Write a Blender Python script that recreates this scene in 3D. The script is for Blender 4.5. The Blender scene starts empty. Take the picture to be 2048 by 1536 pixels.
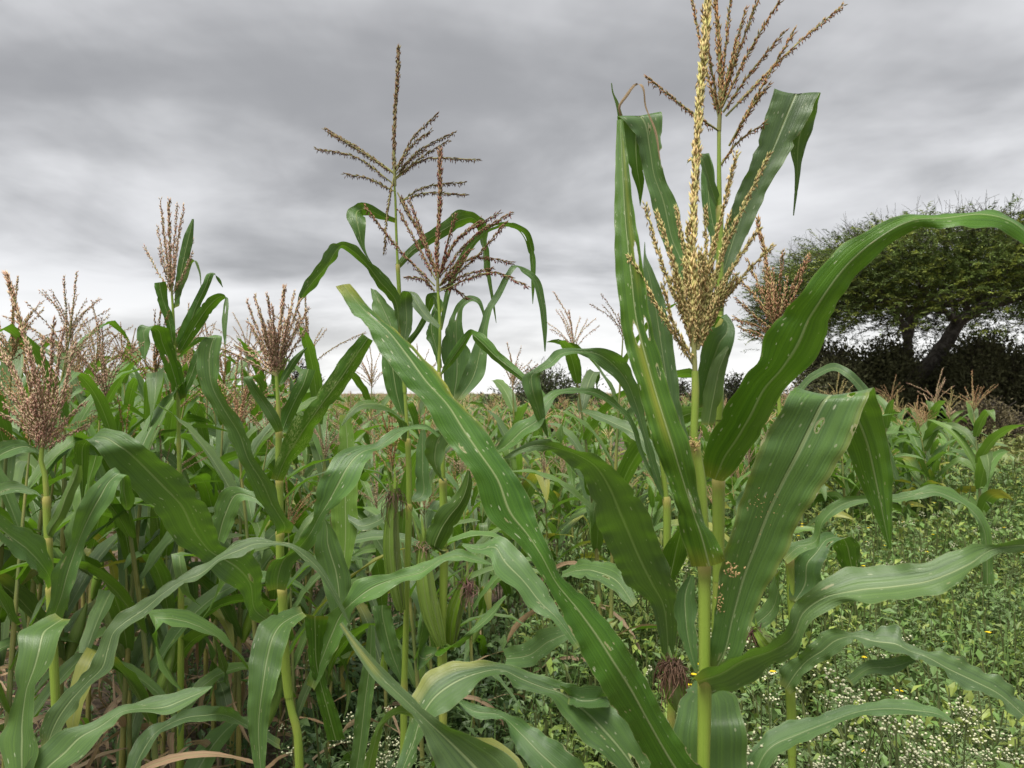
import bpy, math, random
import numpy as np
from mathutils import Vector

R = math.radians
rng = np.random.default_rng(7)
random.seed(7)
SC = bpy.context.scene
COL = SC.collection

# ------------------------------------------------------------------ camera
CAM_H = 1.5
F = 1539.0                      # focal length in pixels of the 2048 px wide photograph
PITCH = math.atan((785 - 768) / F)
cam_d = bpy.data.cameras.new('camera')
cam = bpy.data.objects.new('camera', cam_d)
COL.objects.link(cam)
cam_d.sensor_width = 36.0
cam_d.lens = 36.0 * F / 2048.0
cam_d.clip_start = 0.05
cam_d.clip_end = 3000
cam_d.dof.use_dof = True
cam_d.dof.focus_distance = 1.7
cam_d.dof.aperture_fstop = 12.0
cam.location = (0, 0, CAM_H)
cam.rotation_euler = (R(90) + PITCH, 0, 0)
SC.camera = cam
FW = np.array([0, math.cos(PITCH), math.sin(PITCH)])
UP = np.array([0, -math.sin(PITCH), math.cos(PITCH)])
RT = np.array([1.0, 0, 0])
CAMP = np.array([0, 0, CAM_H])


def P(x, y, d):
    """photograph pixel + distance along the view axis -> point of the place"""
    return CAMP + d * (FW + (x - 1024.0) / F * RT - (y - 768.0) / F * UP)


# ------------------------------------------------------------------ view, world, sun
SC.render.engine = 'CYCLES'
SC.cycles.use_denoising = True
SC.cycles.max_bounces = 8
SC.cycles.diffuse_bounces = 3
SC.cycles.glossy_bounces = 2
SC.cycles.transmission_bounces = 4
SC.cycles.transparent_max_bounces = 12
SC.cycles.sample_clamp_indirect = 6
SC.view_settings.view_transform = 'Standard'
SC.view_settings.look = 'None'
SC.view_settings.gamma = 1.0
SC.view_settings.exposure = 2.1

SUN_EL, SUN_AZ = 66.0, 215.0     # azimuth clockwise from +Y: behind the camera, a little left


class NT:
    """tiny node-tree helper"""
    def __init__(self, tree):
        self.t = tree

    def n(self, typ, **kw):
        nd = self.t.nodes.new(typ)
        for k, v in kw.items():
            setattr(nd, k, v)
        return nd

    def link(self, a, b):
        self.t.links.new(a, b)

    def put(self, sock, v):
        if isinstance(v, bpy.types.NodeSocket):
            self.link(v, sock)
        else:
            sock.default_value = v

    def m(self, op, a, b=0.0, c=0.0, clamp=False):
        nd = self.n('ShaderNodeMath', operation=op, use_clamp=clamp)
        self.put(nd.inputs[0], a); self.put(nd.inputs[1], b); self.put(nd.inputs[2], c)
        return nd.outputs[0]

    def mix(self, f, a, b):
        nd = self.n('ShaderNodeMix', data_type='RGBA')
        self.put(nd.inputs[0], f)
        self.put(nd.inputs[6], a if isinstance(a, bpy.types.NodeSocket) else (*a, 1))
        self.put(nd.inputs[7], b if isinstance(b, bpy.types.NodeSocket) else (*b, 1))
        return nd.outputs[2]

    def noise(self, vec, scale, detail=2.0, rough=0.5, dist=0.0):
        nd = self.n('ShaderNodeTexNoise')
        if vec is not None:
            self.link(vec, nd.inputs['Vector'])
        nd.inputs['Scale'].default_value = scale
        nd.inputs['Detail'].default_value = detail
        nd.inputs['Roughness'].default_value = rough
        nd.inputs['Distortion'].default_value = dist
        return nd.outputs['Fac']

    def sstep(self, v, a, b):
        nd = self.n('ShaderNodeMapRange', interpolation_type='SMOOTHSTEP')
        self.put(nd.inputs['Value'], v)
        nd.inputs['From Min'].default_value = a
        nd.inputs['From Max'].default_value = b
        return nd.outputs['Result']

    def xyz(self, x, y, z=0.0):
        nd = self.n('ShaderNodeCombineXYZ')
        self.put(nd.inputs[0], x); self.put(nd.inputs[1], y); self.put(nd.inputs[2], z)
        return nd.outputs[0]


world = bpy.data.worlds.new('World')
SC.world = world
world.use_nodes = True
world.node_tree.nodes.clear()
w = NT(world.node_tree)
tc = w.n('ShaderNodeTexCoord')
sep = w.n('ShaderNodeSeparateXYZ')
w.link(tc.outputs['Generated'], sep.inputs[0])
zz = w.m('MAXIMUM', sep.outputs[2], 0.0)
den = w.m('ADD', zz, 0.16)
cx = w.m('DIVIDE', sep.outputs[0], den)
cy = w.m('DIVIDE', sep.outputs[1], den)
cvec = w.xyz(cx, cy, 0.0)
n_big = w.noise(w.xyz(w.m('MULTIPLY', cx, 0.75), w.m('ADD', cy, 3.1), 25.4), 0.85, 5.0, 0.5, 0.4)
n_mid = w.noise(w.xyz(cx, w.m('MULTIPLY', cy, 0.8), 4.7), 2.2, 5.0, 0.5, 0.25)
cl = w.m('ADD', w.m('MULTIPLY', n_big, 0.68), w.m('MULTIPLY', n_mid, 0.32))
cl = w.sstep(cl, 0.36, 0.66)
ccol = w.mix(cl, (0.086, 0.087, 0.0905), (0.205, 0.2065, 0.2115))
hz = w.m('SUBTRACT', 1.0, w.sstep(zz, 0.01, 0.155))
hz = w.m('MULTIPLY', hz, w.m('ADD', 0.55, w.m('MULTIPLY', cl, 0.45)))
ccol = w.mix(hz, ccol, (0.262, 0.262, 0.258))
sky = w.n('ShaderNodeTexSky', sky_type='NISHITA')
sky.sun_disc = False
sky.sun_elevation = R(SUN_EL)
sky.sun_rotation = R(SUN_AZ)
bg1 = w.n('ShaderNodeBackground'); w.link(ccol, bg1.inputs[0]); bg1.inputs[1].default_value = 1.0
bg2 = w.n('ShaderNodeBackground'); w.link(sky.outputs[0], bg2.inputs[0]); bg2.inputs[1].default_value = 0.06
mx = w.n('ShaderNodeMixShader'); mx.inputs[0].default_value = 0.02
w.link(bg1.outputs[0], mx.inputs[1]); w.link(bg2.outputs[0], mx.inputs[2])
wo = w.n('ShaderNodeOutputWorld'); w.link(mx.outputs[0], wo.inputs[0])

sd = bpy.data.lights.new('sun', 'SUN')
sd.energy = 1.5
sd.angle = R(32)
sd.color = (1.0, 0.965, 0.9)
sun = bpy.data.objects.new('sun', sd)
COL.objects.link(sun)
sdir = Vector((math.sin(R(SUN_AZ)) * math.cos(R(SUN_EL)), math.cos(R(SUN_AZ)) * math.cos(R(SUN_EL)), math.sin(R(SUN_EL))))
sun.rotation_euler = sdir.to_track_quat('Z', 'Y').to_euler()
sun.location = sdir * 50

# ------------------------------------------------------------------ materials
def new_mat(name):
    m = bpy.data.materials.new(name)
    m.use_nodes = True
    m.node_tree.nodes.clear()
    return m, NT(m.node_tree)


def leaf_material(name, dark, light, transl, tfac=0.33, rough=0.40, spots=0.0, holes=0.0, rust=0.0, bump=0.5, wax_sheen=0.27):
    m, t = new_mat(name)
    uv = t.n('ShaderNodeUVMap'); uv.uv_map = 'UVMap'
    s = t.n('ShaderNodeSeparateXYZ'); t.link(uv.outputs[0], s.inputs[0])
    u, v = s.outputs[0], s.outputs[1]
    rn = t.n('ShaderNodeAttribute'); rn.attribute_name = 'rnd'
    ye = t.n('ShaderNodeAttribute'); ye.attribute_name = 'yel'
    oi = t.n('ShaderNodeObjectInfo')
    rnd = t.m('FRACT', t.m('ADD', rn.outputs['Fac'], oi.outputs['Random']))
    au = t.m('ABSOLUTE', t.m('SUBTRACT', u, 0.5))
    seed = t.m('MULTIPLY', rnd, 37.0)
    # parallel veins
    vein = t.noise(t.xyz(t.m('MULTIPLY', u, 17.0), t.m('MULTIPLY', v, 1.1), seed), 1.0, 4.0, 0.72)
    broad = t.noise(t.xyz(t.m('MULTIPLY', u, 2.2), t.m('MULTIPLY', v, 7.0), seed), 1.0, 3.0, 0.5)
    f = t.m('ADD', t.m('MULTIPLY', t.sstep(vein, 0.36, 0.64), 0.62), t.m('MULTIPLY', t.sstep(broad, 0.3, 0.7), 0.38))
    col = t.mix(f, dark, light)
    # every leaf a little different in hue
    hsv = t.n('ShaderNodeHueSaturation')
    t.put(hsv.inputs['Hue'], t.m('ADD', 0.487, t.m('MULTIPLY', rnd, 0.022)))
    t.put(hsv.inputs['Saturation'], t.m('ADD', 0.85, t.m('MULTIPLY', t.m('FRACT', t.m('MULTIPLY', rnd, 7.3)), 0.22)))
    t.put(hsv.inputs['Value'], t.m('ADD', 0.80, t.m('MULTIPLY', t.m('FRACT', t.m('MULTIPLY', rnd, 3.7)), 0.42)))
    t.link(col, hsv.inputs['Color'])
    col = hsv.outputs[0]
    # chlorosis / dying tissue
    yn = t.m('MULTIPLY', ye.outputs['Fac'], t.m('ADD', 0.1, t.m('MULTIPLY', vein, 1.5)), clamp=True)
    col = t.mix(yn, col, (0.36, 0.34, 0.045))
    # pale midrib and thin margin
    rib = t.m('SUBTRACT', 1.0, t.sstep(au, 0.012, 0.036))
    col = t.mix(t.m('MULTIPLY', rib, 0.75), col, (0.32, 0.39, 0.17))
    rim = t.sstep(au, 0.482, 0.499)
    col = t.mix(t.m('MULTIPLY', rim, 0.45), col, (0.30, 0.32, 0.14))
    if rust > 0:
        rs = t.noise(t.xyz(t.m('MULTIPLY', u, 30.0), t.m('MULTIPLY', v, 160.0), 2.0), 1.0, 2.0, 0.6)
        ms = t.sstep(t.noise(t.xyz(t.m('MULTIPLY', u, 2.4), t.m('MULTIPLY', v, 16.0), 8.0), 1.0, 2.0, 0.5), 0.40, 0.62)
        col = t.mix(t.m('MULTIPLY', t.m('MULTIPLY', t.sstep(rs, 0.47, 0.56), ms), rust), col, (0.27, 0.34, 0.11))
    hole = None
    if spots > 0:
        def vor(su, sv, off):
            vo = t.n('ShaderNodeTexVoronoi', feature='F1')
            vo.inputs['Scale'].default_value = 1.0
            vo.inputs['Randomness'].default_value = 1.0
            t.link(t.xyz(t.m('MULTIPLY', u, su), t.m('MULTIPLY', v, sv), t.m('ADD', seed, off)), vo.inputs['Vector'])
            c = t.n('ShaderNodeSeparateColor'); t.link(vo.outputs['Color'], c.inputs[0])
            return vo.outputs['Distance'], c.outputs[0], c.outputs[1]
        wob = t.m('MULTIPLY', t.m('SUBTRACT', vein, 0.5), 0.16)
        dd, ra, rb = vor(15.0, 60.0, 0.0)
        size = t.m('MULTIPLY', t.sstep(ra, 1.0 - spots, 1.0), 0.24)
        ms = t.m('GREATER_THAN', size, t.m('ADD', dd, wob))
        col = t.mix(t.m('MULTIPLY', ms, 0.8), col, (0.50, 0.53, 0.36))
        d2, r2, _ = vor(22.0, 120.0, 11.0)
        s2 = t.m('MULTIPLY', t.sstep(r2, 1.0 - spots * 0.7, 1.0), 0.34)
        ms2 = t.m('GREATER_THAN', s2, t.m('ADD', d2, wob))
        col = t.mix(t.m('MULTIPLY', ms2, 0.6), col, (0.46, 0.48, 0.30))
        if holes > 0:
            d3, r3, _ = vor(5.0, 24.0, 23.0)
            s3 = t.m('MULTIPLY', t.sstep(r3, 1.0 - holes, 1.0), 0.36)
            e3 = t.m('ADD', d3, t.m('MULTIPLY', t.m('SUBTRACT', t.noise(t.xyz(t.m('MULTIPLY', u, 20.0), t.m('MULTIPLY', v, 120.0), seed), 1.0, 2.0), 0.5), 0.25))
            hole = t.m('GREATER_THAN', s3, e3)
            ring = t.m('GREATER_THAN', s3, t.m('SUBTRACT', e3, 0.07))
            col = t.mix(t.m('MULTIPLY', ring, 0.7), col, (0.42, 0.38, 0.2))
    geo = t.n('ShaderNodeNewGeometry')
    upper = t.m('SUBTRACT', 1.0, geo.outputs['Backfacing'])
    col = t.mix(t.m('MULTIPLY', upper, wax_sheen), col, (0.135, 0.178, 0.122))  # waxy upper side: its grey sky sheen is mixed into the base colour
    bs = t.n('ShaderNodeBsdfPrincipled')
    t.link(col, bs.inputs['Base Color'])
    t.put(bs.inputs['Roughness'], t.m('ADD', rough, t.m('MULTIPLY', t.m('SUBTRACT', broad, 0.5), 0.22)))
    bs.inputs['Specular IOR Level'].default_value = 0.42
    bm = t.n('ShaderNodeBump'); bm.inputs['Strength'].default_value = bump; bm.inputs['Distance'].default_value = 0.004
    t.link(t.m('ADD', t.m('MULTIPLY', vein, 0.7), t.m('MULTIPLY', rib, -0.8)), bm.inputs['Height'])
    t.link(bm.outputs[0], bs.inputs['Normal'])
    tr = t.n('ShaderNodeBsdfTranslucent')
    tcol = t.mix(t.m('MULTIPLY', yn, 0.8), t.mix(f, [c * 0.75 for c in transl], transl), (0.50, 0.42, 0.04))
    t.link(tcol, tr.inputs[0])
    ms_ = t.n('ShaderNodeMixShader'); ms_.inputs[0].default_value = tfac
    t.link(bs.outputs[0], ms_.inputs[1]); t.link(tr.outputs[0], ms_.inputs[2])
    out = t.n('ShaderNodeOutputMaterial')
    if hole is not None:
        tp = t.n('ShaderNodeBsdfTransparent')
        m2 = t.n('ShaderNodeMixShader')
        t.link(hole, m2.inputs[0]); t.link(ms_.outputs[0], m2.inputs[1]); t.link(tp.outputs[0], m2.inputs[2])
        t.link(m2.outputs[0], out.inputs[0])
    else:
        t.link(ms_.outputs[0], out.inputs[0])
    return m


def vcol_material(name, rough=0.65, tfac=0.2, spec=0.25, gain=1.0):
    m, t = new_mat(name)
    a = t.n('ShaderNodeAttribute'); a.attribute_name = 'Col'
    oi = t.n('ShaderNodeObjectInfo')
    hsv = t.n('ShaderNodeHueSaturation')
    t.put(hsv.inputs['Value'], t.m('MULTIPLY', t.m('ADD', 0.85, t.m('MULTIPLY', oi.outputs['Random'], 0.3)), gain))
    t.link(a.outputs['Color'], hsv.inputs['Color'])
    bs = t.n('ShaderNodeBsdfPrincipled')
    t.link(hsv.outputs[0], bs.inputs['Base Color'])
    bs.inputs['Roughness'].default_value = rough
    bs.inputs['Specular IOR Level'].default_value = spec
    out = t.n('ShaderNodeOutputMaterial')
    if tfac > 0:
        tr = t.n('ShaderNodeBsdfTranslucent'); t.link(hsv.outputs[0], tr.inputs[0])
        mx = t.n('ShaderNodeMixShader'); mx.inputs[0].default_value = tfac
        t.link(bs.outputs[0], mx.inputs[1]); t.link(tr.outputs[0], mx.inputs[2])
        t.link(mx.outputs[0], out.inputs[0])
    else:
        t.link(bs.outputs[0], out.inputs[0])
    return m


def stalk_material(name, a, b, nodecol):
    m, t = new_mat(name)
    uv = t.n('ShaderNodeUVMap'); uv.uv_map = 'UVMap'
    s = t.n('ShaderNodeSeparateXYZ'); t.link(uv.outputs[0], s.inputs[0])
    st = t.noise(t.xyz(t.m('MULTIPLY', s.outputs[0], 40.0), t.m('MULTIPLY', s.outputs[1], 3.0), 0.0), 1.0, 3.0, 0.6)
    br = t.noise(t.xyz(t.m('MULTIPLY', s.outputs[0], 2.0), t.m('MULTIPLY', s.outputs[1], 9.0), 3.0), 1.0, 3.0, 0.5)
    col = t.mix(t.sstep(st, 0.35, 0.65), a, b)
    col = t.mix(t.m('MULTIPLY', t.sstep(br, 0.5, 0.75), 0.5), col, nodecol)
    ye = t.n('ShaderNodeAttribute'); ye.attribute_name = 'yel'
    col = t.mix(ye.outputs['Fac'], col, (0.34, 0.30, 0.08))
    bs = t.n('ShaderNodeBsdfPrincipled')
    t.link(col, bs.inputs['Base Color']); bs.inputs['Roughness'].default_value = 0.45
    bm = t.n('ShaderNodeBump'); bm.inputs['Strength'].default_value = 0.3; bm.inputs['Distance'].default_value = 0.002
    t.link(st, bm.inputs['Height']); t.link(bm.outputs[0], bs.inputs['Normal'])
    out = t.n('ShaderNodeOutputMaterial'); t.link(bs.outputs[0], out.inputs[0])
    return m


M = {}
GD, GL, GT = (0.030, 0.085, 0.009), (0.080, 0.176, 0.016), (0.17, 0.37, 0.018)
M['leaf'] = leaf_material('maize_leaf_near', GD, GL, GT, 0.24, 0.40, spots=0.10, holes=0.03)
M['leaf_hole'] = leaf_material('maize_leaf_eaten', GD, GL, GT, 0.24, 0.40, spots=0.16, holes=0.12)
M['leaf_rust'] = leaf_material('maize_leaf_rusty', GD, GL, GT, 0.26, 0.45, spots=0.08, rust=0.9)
M['leaf_lime'] = leaf_material('maize_leaf_young', (0.075, 0.16, 0.022), (0.12, 0.22, 0.035), (0.2, 0.36, 0.03), 0.36, 0.42, spots=0.08, wax_sheen=0.1)
M['leaf_mid'] = leaf_material('maize_leaf_field', (0.046, 0.108, 0.011), (0.112, 0.21, 0.022), GT, 0.28, 0.42, spots=0.06)
M['leaf_far'] = leaf_material('maize_leaf_distant', (0.072, 0.15, 0.02), (0.125, 0.22, 0.036), (0.17, 0.34, 0.03), 0.34, 0.45, wax_sheen=0.15)
M['leaf_dry'] = leaf_material('maize_leaf_dry', (0.24, 0.155, 0.085), (0.42, 0.30, 0.175), (0.36, 0.25, 0.12), 0.25, 0.7, wax_sheen=0.0)
M['stalk'] = stalk_material('maize_stalk', (0.17, 0.26, 0.03), (0.25, 0.35, 0.05), (0.25, 0.29, 0.06))
M['stalk_low'] = stalk_material('maize_stalk_field', (0.10, 0.14, 0.035), (0.17, 0.20, 0.06), (0.22, 0.17, 0.09))
M['tassel'] = vcol_material('tassel', 0.7, 0.22)
M['weed'] = vcol_material('weed_leaf', 0.5, 0.3, 0.4)
M['flower'] = vcol_material('white_floret', 0.8, 0.2, 0.1)
M['acacia'] = vcol_material('acacia_leaf', 0.6, 0.25, 0.2)
M['silk'] = vcol_material('maize_silk', 0.5, 0.1, 0.3)
M['husk'] = leaf_material('maize_husk', (0.15, 0.25, 0.03), (0.21, 0.33, 0.05), (0.24, 0.40, 0.04), 0.25, 0.42, spots=0.06, wax_sheen=0.05)


def bark_material():
    m, t = new_mat('acacia_bark')
    tcn = t.n('ShaderNodeTexCoord')
    n1 = t.noise(tcn.outputs['Object'], 6.0, 6.0, 0.65, 0.6)
    col = t.mix(t.sstep(n1, 0.35, 0.68), (0.06, 0.052, 0.045), (0.20, 0.18, 0.16))
    bs = t.n('ShaderNodeBsdfPrincipled'); t.link(col, bs.inputs['Base Color']); bs.inputs['Roughness'].default_value = 0.9
    bm = t.n('ShaderNodeBump'); bm.inputs['Strength'].default_value = 0.8; bm.inputs['Distance'].default_value = 0.05
    t.link(n1, bm.inputs['Height']); t.link(bm.outputs[0], bs.inputs['Normal'])
    out = t.n('ShaderNodeOutputMaterial'); t.link(bs.outputs[0], out.inputs[0])
    return m


def soil_material():
    m, t = new_mat('field_soil')
    tcn = t.n('ShaderNodeTexCoord')
    n1 = t.noise(tcn.outputs['Object'], 1.2, 6.0, 0.6)
    n2 = t.noise(tcn.outputs['Object'], 28.0, 6.0, 0.7)
    col = t.mix(t.sstep(n1, 0.35, 0.65), (0.055, 0.038, 0.027), (0.105, 0.075, 0.05))
    col = t.mix(t.sstep(n2, 0.4, 0.7), col, (0.15, 0.11, 0.075))
    bs = t.n('ShaderNodeBsdfPrincipled'); t.link(col, bs.inputs['Base Color']); bs.inputs['Roughness'].default_value = 0.95
    bm = t.n('ShaderNodeBump'); bm.inputs['Strength'].default_value = 1.0; bm.inputs['Distance'].default_value = 0.03
    t.link(n2, bm.inputs['Height']); t.link(bm.outputs[0], bs.inputs['Normal'])
    out = t.n('ShaderNodeOutputMaterial'); t.link(bs.outputs[0], out.inputs[0])
    return m


M['bark'] = bark_material()
M['soil'] = soil_material()

# ------------------------------------------------------------------ mesh helpers
class Geo:
    """collects vertices, faces (quads or triangles), uv, rnd, yel and colour"""
    def __init__(self):
        self.v, self.q, self.t, self.uv, self.rnd, self.yel, self.col, self.n = [], [], [], [], [], [], [], 0

    def add(self, v, quads=None, tris=None, uv=None, rnd=0.0, yel=None, col=None):
        v = np.asarray(v, dtype=np.float64).reshape(-1, 3)
        k = len(v)
        if quads is not None and len(quads):
            self.q.append(np.asarray(quads, dtype=np.int64) + self.n)
        if tris is not None and len(tris):
            self.t.append(np.asarray(tris, dtype=np.int64) + self.n)
        self.v.append(v)
        self.uv.append(np.zeros((k, 2)) if uv is None else np.asarray(uv))
        self.rnd.append(np.full(k, rnd) if np.isscalar(rnd) else np.asarray(rnd))
        self.yel.append(np.zeros(k) if yel is None else np.asarray(yel))
        c = np.ones((k, 3)) * 0.5 if col is None else np.broadcast_to(np.asarray(col, dtype=float), (k, 3))
        self.col.append(c)
        self.n += k
        return self

    def mesh(self, name, mat, origin=(0, 0, 0), smooth=True, attrs=('uv', 'rnd', 'yel')):
        V = np.concatenate(self.v) - np.asarray(origin)
        me = bpy.data.meshes.new(name)
        me.vertices.add(len(V))
        me.vertices.foreach_set('co', V.astype(np.float32).ravel())
        loops, starts, tot, s = [], [], [], 0
        if self.q:
            Q = np.concatenate(self.q); loops.append(Q.ravel()); starts.append(np.arange(len(Q)) * 4); s = len(Q) * 4
        if self.t:
            T = np.concatenate(self.t); loops.append(T.ravel()); starts.append(s + np.arange(len(T)) * 3)
        L = np.concatenate(loops).astype(np.int32); S = np.concatenate(starts).astype(np.int32)
        me.loops.add(len(L)); me.loops.foreach_set('vertex_index', L)
        me.polygons.add(len(S)); me.polygons.foreach_set('loop_start', S)
        me.polygons.foreach_set('use_smooth', np.full(len(S), smooth))
        me.update(calc_edges=True)
        if 'uv' in attrs:
            u = me.uv_layers.new(name='UVMap')
            u.data.foreach_set('uv', np.concatenate(self.uv)[L].astype(np.float32).ravel())
        if 'rnd' in attrs:
            a = me.attributes.new('rnd', 'FLOAT', 'POINT'); a.data.foreach_set('value', np.concatenate(self.rnd).astype(np.float32))
        if 'yel' in attrs:
            a = me.attributes.new('yel', 'FLOAT', 'POINT'); a.data.foreach_set('value', np.concatenate(self.yel).astype(np.float32))
        if 'col' in attrs:
            a = me.attributes.new('Col', 'FLOAT_COLOR', 'POINT')
            c = np.concatenate(self.col); a.data.foreach_set('color', np.c_[c, np.ones(len(c))].astype(np.float32).ravel())
        me.materials.append(mat)
        return me


def link(name, me, parent=None):
    o = bpy.data.objects.new(name, me)
    COL.objects.link(o)
    if parent is not None:
        o.parent = parent
    return o


def tag(o, label=None, cat=None, group=None, kind=None):
    if label: o['label'] = label
    if cat: o['category'] = cat
    if group: o['group'] = group
    if kind: o['kind'] = kind
    return o


def empty(name, loc):
    o = bpy.data.objects.new(name, None)
    o.empty_display_size = 0.1
    o.location = loc
    COL.objects.link(o)
    return o


def nrm(a):
    a = np.asarray(a, dtype=float)
    return a / np.maximum(np.linalg.norm(a, axis=-1, keepdims=True), 1e-9)


def spline(K, n):
    """Catmull-Rom through rows of K by chord length of its first three columns; returns n rows"""
    K = np.asarray(K, dtype=float)
    seg = np.linalg.norm(np.diff(K[:, :3], axis=0), axis=1) + 1e-6
    s = np.r_[0, np.cumsum(seg)]
    m = np.gradient(K, s, axis=0) if len(K) > 2 else np.repeat((K[1:] - K[:1]) / s[-1], 2, 0)
    # damp the slope so that sharp folds stay sharp
    for i in range(1, len(K) - 1):
        a = (K[i] - K[i - 1]) / seg[i - 1]; b = (K[i + 1] - K[i]) / seg[i]
        m[i] = np.where(a * b <= 0, 0.25 * (a + b), m[i])
    q = np.linspace(0, s[-1], n)
    i = np.clip(np.searchsorted(s, q, side='right') - 1, 0, len(K) - 2)
    h = seg[i][:, None]; t = ((q - s[i]) / seg[i])[:, None]
    return ((2 * t ** 3 - 3 * t ** 2 + 1) * K[i] + (t ** 3 - 2 * t ** 2 + t) * h * m[i]
            + (-2 * t ** 3 + 3 * t ** 2) * K[i + 1] + (t ** 3 - t ** 2) * h * m[i + 1])


def grid_faces(n, k, wrap=False):
    a = np.arange(n - 1)[:, None] * k + np.arange(k if wrap else k - 1)[None, :]
    b = np.arange(n - 1)[:, None] * k + (np.arange(k if wrap else k - 1)[None, :] + 1) % k
    return np.stack([a, b, b + k, a + k], -1).reshape(-1, 4)


def blade(g, C, S, sign=1.0, nac=8, fold=0.22, ripple=0.0, rnd=None, yel=None, curl=0.0):
    """leaf blade: centre line C, half-width vectors S; a channelled cross-section with rippled margins"""
    n = len(C)
    T = nrm(np.gradient(C, axis=0))
    N = nrm(np.cross(T, S)) * sign
    hw = np.linalg.norm(S, axis=1)
    s = np.r_[0, np.cumsum(np.linalg.norm(np.diff(C, axis=0), axis=1))]
    t = np.linspace(-1, 1, nac + 1)
    p1, p2, p3, p4 = rng.uniform(0, 6.28, 4)
    wl = rng.uniform(0.07, 0.13)
    rip = np.where(t[None, :] < 0, np.sin(s[:, None] * 6.28 / wl + p1) + 0.6 * np.sin(s[:, None] * 6.28 / (wl * 0.37) + p3),
                   np.sin(s[:, None] * 6.28 / (wl * 1.17) + p2) + 0.6 * np.sin(s[:, None] * 6.28 / (wl * 0.43) + p4))
    off = hw[:, None] * (fold * (np.abs(t)[None, :] ** 1.25 - 0.45) - curl * t[None, :] ** 4)
    off = off + rip * ripple * (np.abs(t)[None, :] ** 2.5) * np.minimum(1, hw[:, None] / 0.02)
    V = C[:, None, :] + S[:, None, :] * t[None, :, None] * (1 - 0.10 * fold) + N[:, None, :] * off[:, :, None]
    uv = np.stack([np.broadcast_to((t + 1) / 2, (n, nac + 1)), np.broadcast_to(s[:, None], (n, nac + 1))], -1)
    yy = None
    if yel is not None:
        U = uv[..., 0]; W = np.broadcast_to((s / s[-1])[:, None], U.shape)
        yy = np.zeros_like(U)
        for (u0, u1, v0, v1, st) in yel:
            a = np.clip((U - u0) / 0.12 + 0.5, 0, 1) * np.clip((u1 - U) / 0.12 + 0.5, 0, 1)
            b = np.clip((W - v0) / 0.06 + 0.5, 0, 1) * np.clip((v1 - W) / 0.06 + 0.5, 0, 1)
            yy = np.maximum(yy, a * b * st)
        yy = yy.ravel()
    gf = grid_faces(n, nac + 1)
    g.add(V, quads=gf[:, ::-1] if sign > 0 else gf, uv=uv.reshape(-1, 2), rnd=rng.random() if rnd is None else rnd, yel=yy)


def tube(g, pts, rad, ns=8, col=None, yel=None, cap=False):
    pts = np.asarray(pts, dtype=float); n = len(pts)
    rad = np.broadcast_to(np.asarray(rad, dtype=float), (n,))
    T = nrm(np.gradient(pts, axis=0))
    ref = np.array([0.31, 0.95, 0.05]) if abs(T[0] @ np.array([0.31, 0.95, 0.05])) < 0.9 else np.array([1.0, 0, 0])
    A = nrm(ref - (T @ ref)[:, None] * T); B = np.cross(T, A)
    th = np.arange(ns) / ns * 2 * np.pi
    V = pts[:, None, :] + rad[:, None, None] * (A[:, None, :] * np.cos(th)[None, :, None] + B[:, None, :] * np.sin(th)[None, :, None])
    s = np.r_[0, np.cumsum(np.linalg.norm(np.diff(pts, axis=0), axis=1))]
    uv = np.stack([np.broadcast_to(np.abs(th / np.pi - 1), (n, ns)), np.broadcast_to(s[:, None], (n, ns))], -1)
    g.add(V, quads=grid_faces(n, ns, True), uv=uv.reshape(-1, 2), col=col, yel=None if yel is None else np.repeat(yel, ns))


def spindles(g, Pb, D, L, Rr, col):
    """many small five-cornered grains: base, three corners, tip"""
    k = len(Pb)
    if k == 0: return
    D = nrm(D)
    ref = np.where(np.abs(D[:, 2:3]) < 0.8, np.array([[0, 0, 1.0]]), np.array([[1.0, 0, 0]]))
    A = nrm(np.cross(D, ref)); B = np.cross(D, A)
    L = np.broadcast_to(L, (k,))[:, None]; Rr = np.broadcast_to(Rr, (k,))[:, None]
    mid = Pb + D * L * 0.42
    V = np.stack([Pb, mid + A * Rr, mid + (-0.5 * A + 0.866 * B) * Rr, mid + (-0.5 * A - 0.866 * B) * Rr, Pb + D * L], 1)
    f = np.array([[0, 2, 1], [0, 3, 2], [0, 1, 3], [4, 1, 2], [4, 2, 3], [4, 3, 1]])
    g.add(V, tris=(np.arange(k)[:, None, None] * 5 + f[None]).reshape(-1, 3), col=np.repeat(np.broadcast_to(col, (k, 3)), 5, 0))


def cards(g, Pb, D, S, L, W, col, bend=0.15):
    """many small folded leaves: base, left, right, middle, tip"""
    k = len(Pb)
    D = nrm(D); S = nrm(S - (S * D).sum(1, keepdims=True) * D); N = np.cross(D, S)
    L = np.broadcast_to(L, (k,))[:, None]; W = np.broadcast_to(W, (k,))[:, None]
    mid = Pb + D * L * 0.5
    V = np.stack([Pb, mid - S * W * .5 + N * W * .18, mid + S * W * .5 + N * W * .18, mid - N * W * .06, Pb + D * L - N * L * bend], 1)
    f = np.array([[0, 3, 1], [0, 2, 3], [1, 3, 4], [3, 2, 4]])
    g.add(V, tris=(np.arange(k)[:, None, None] * 5 + f[None]).reshape(-1, 3), col=np.repeat(np.broadcast_to(col, (k, 3)), 5, 0))


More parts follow.
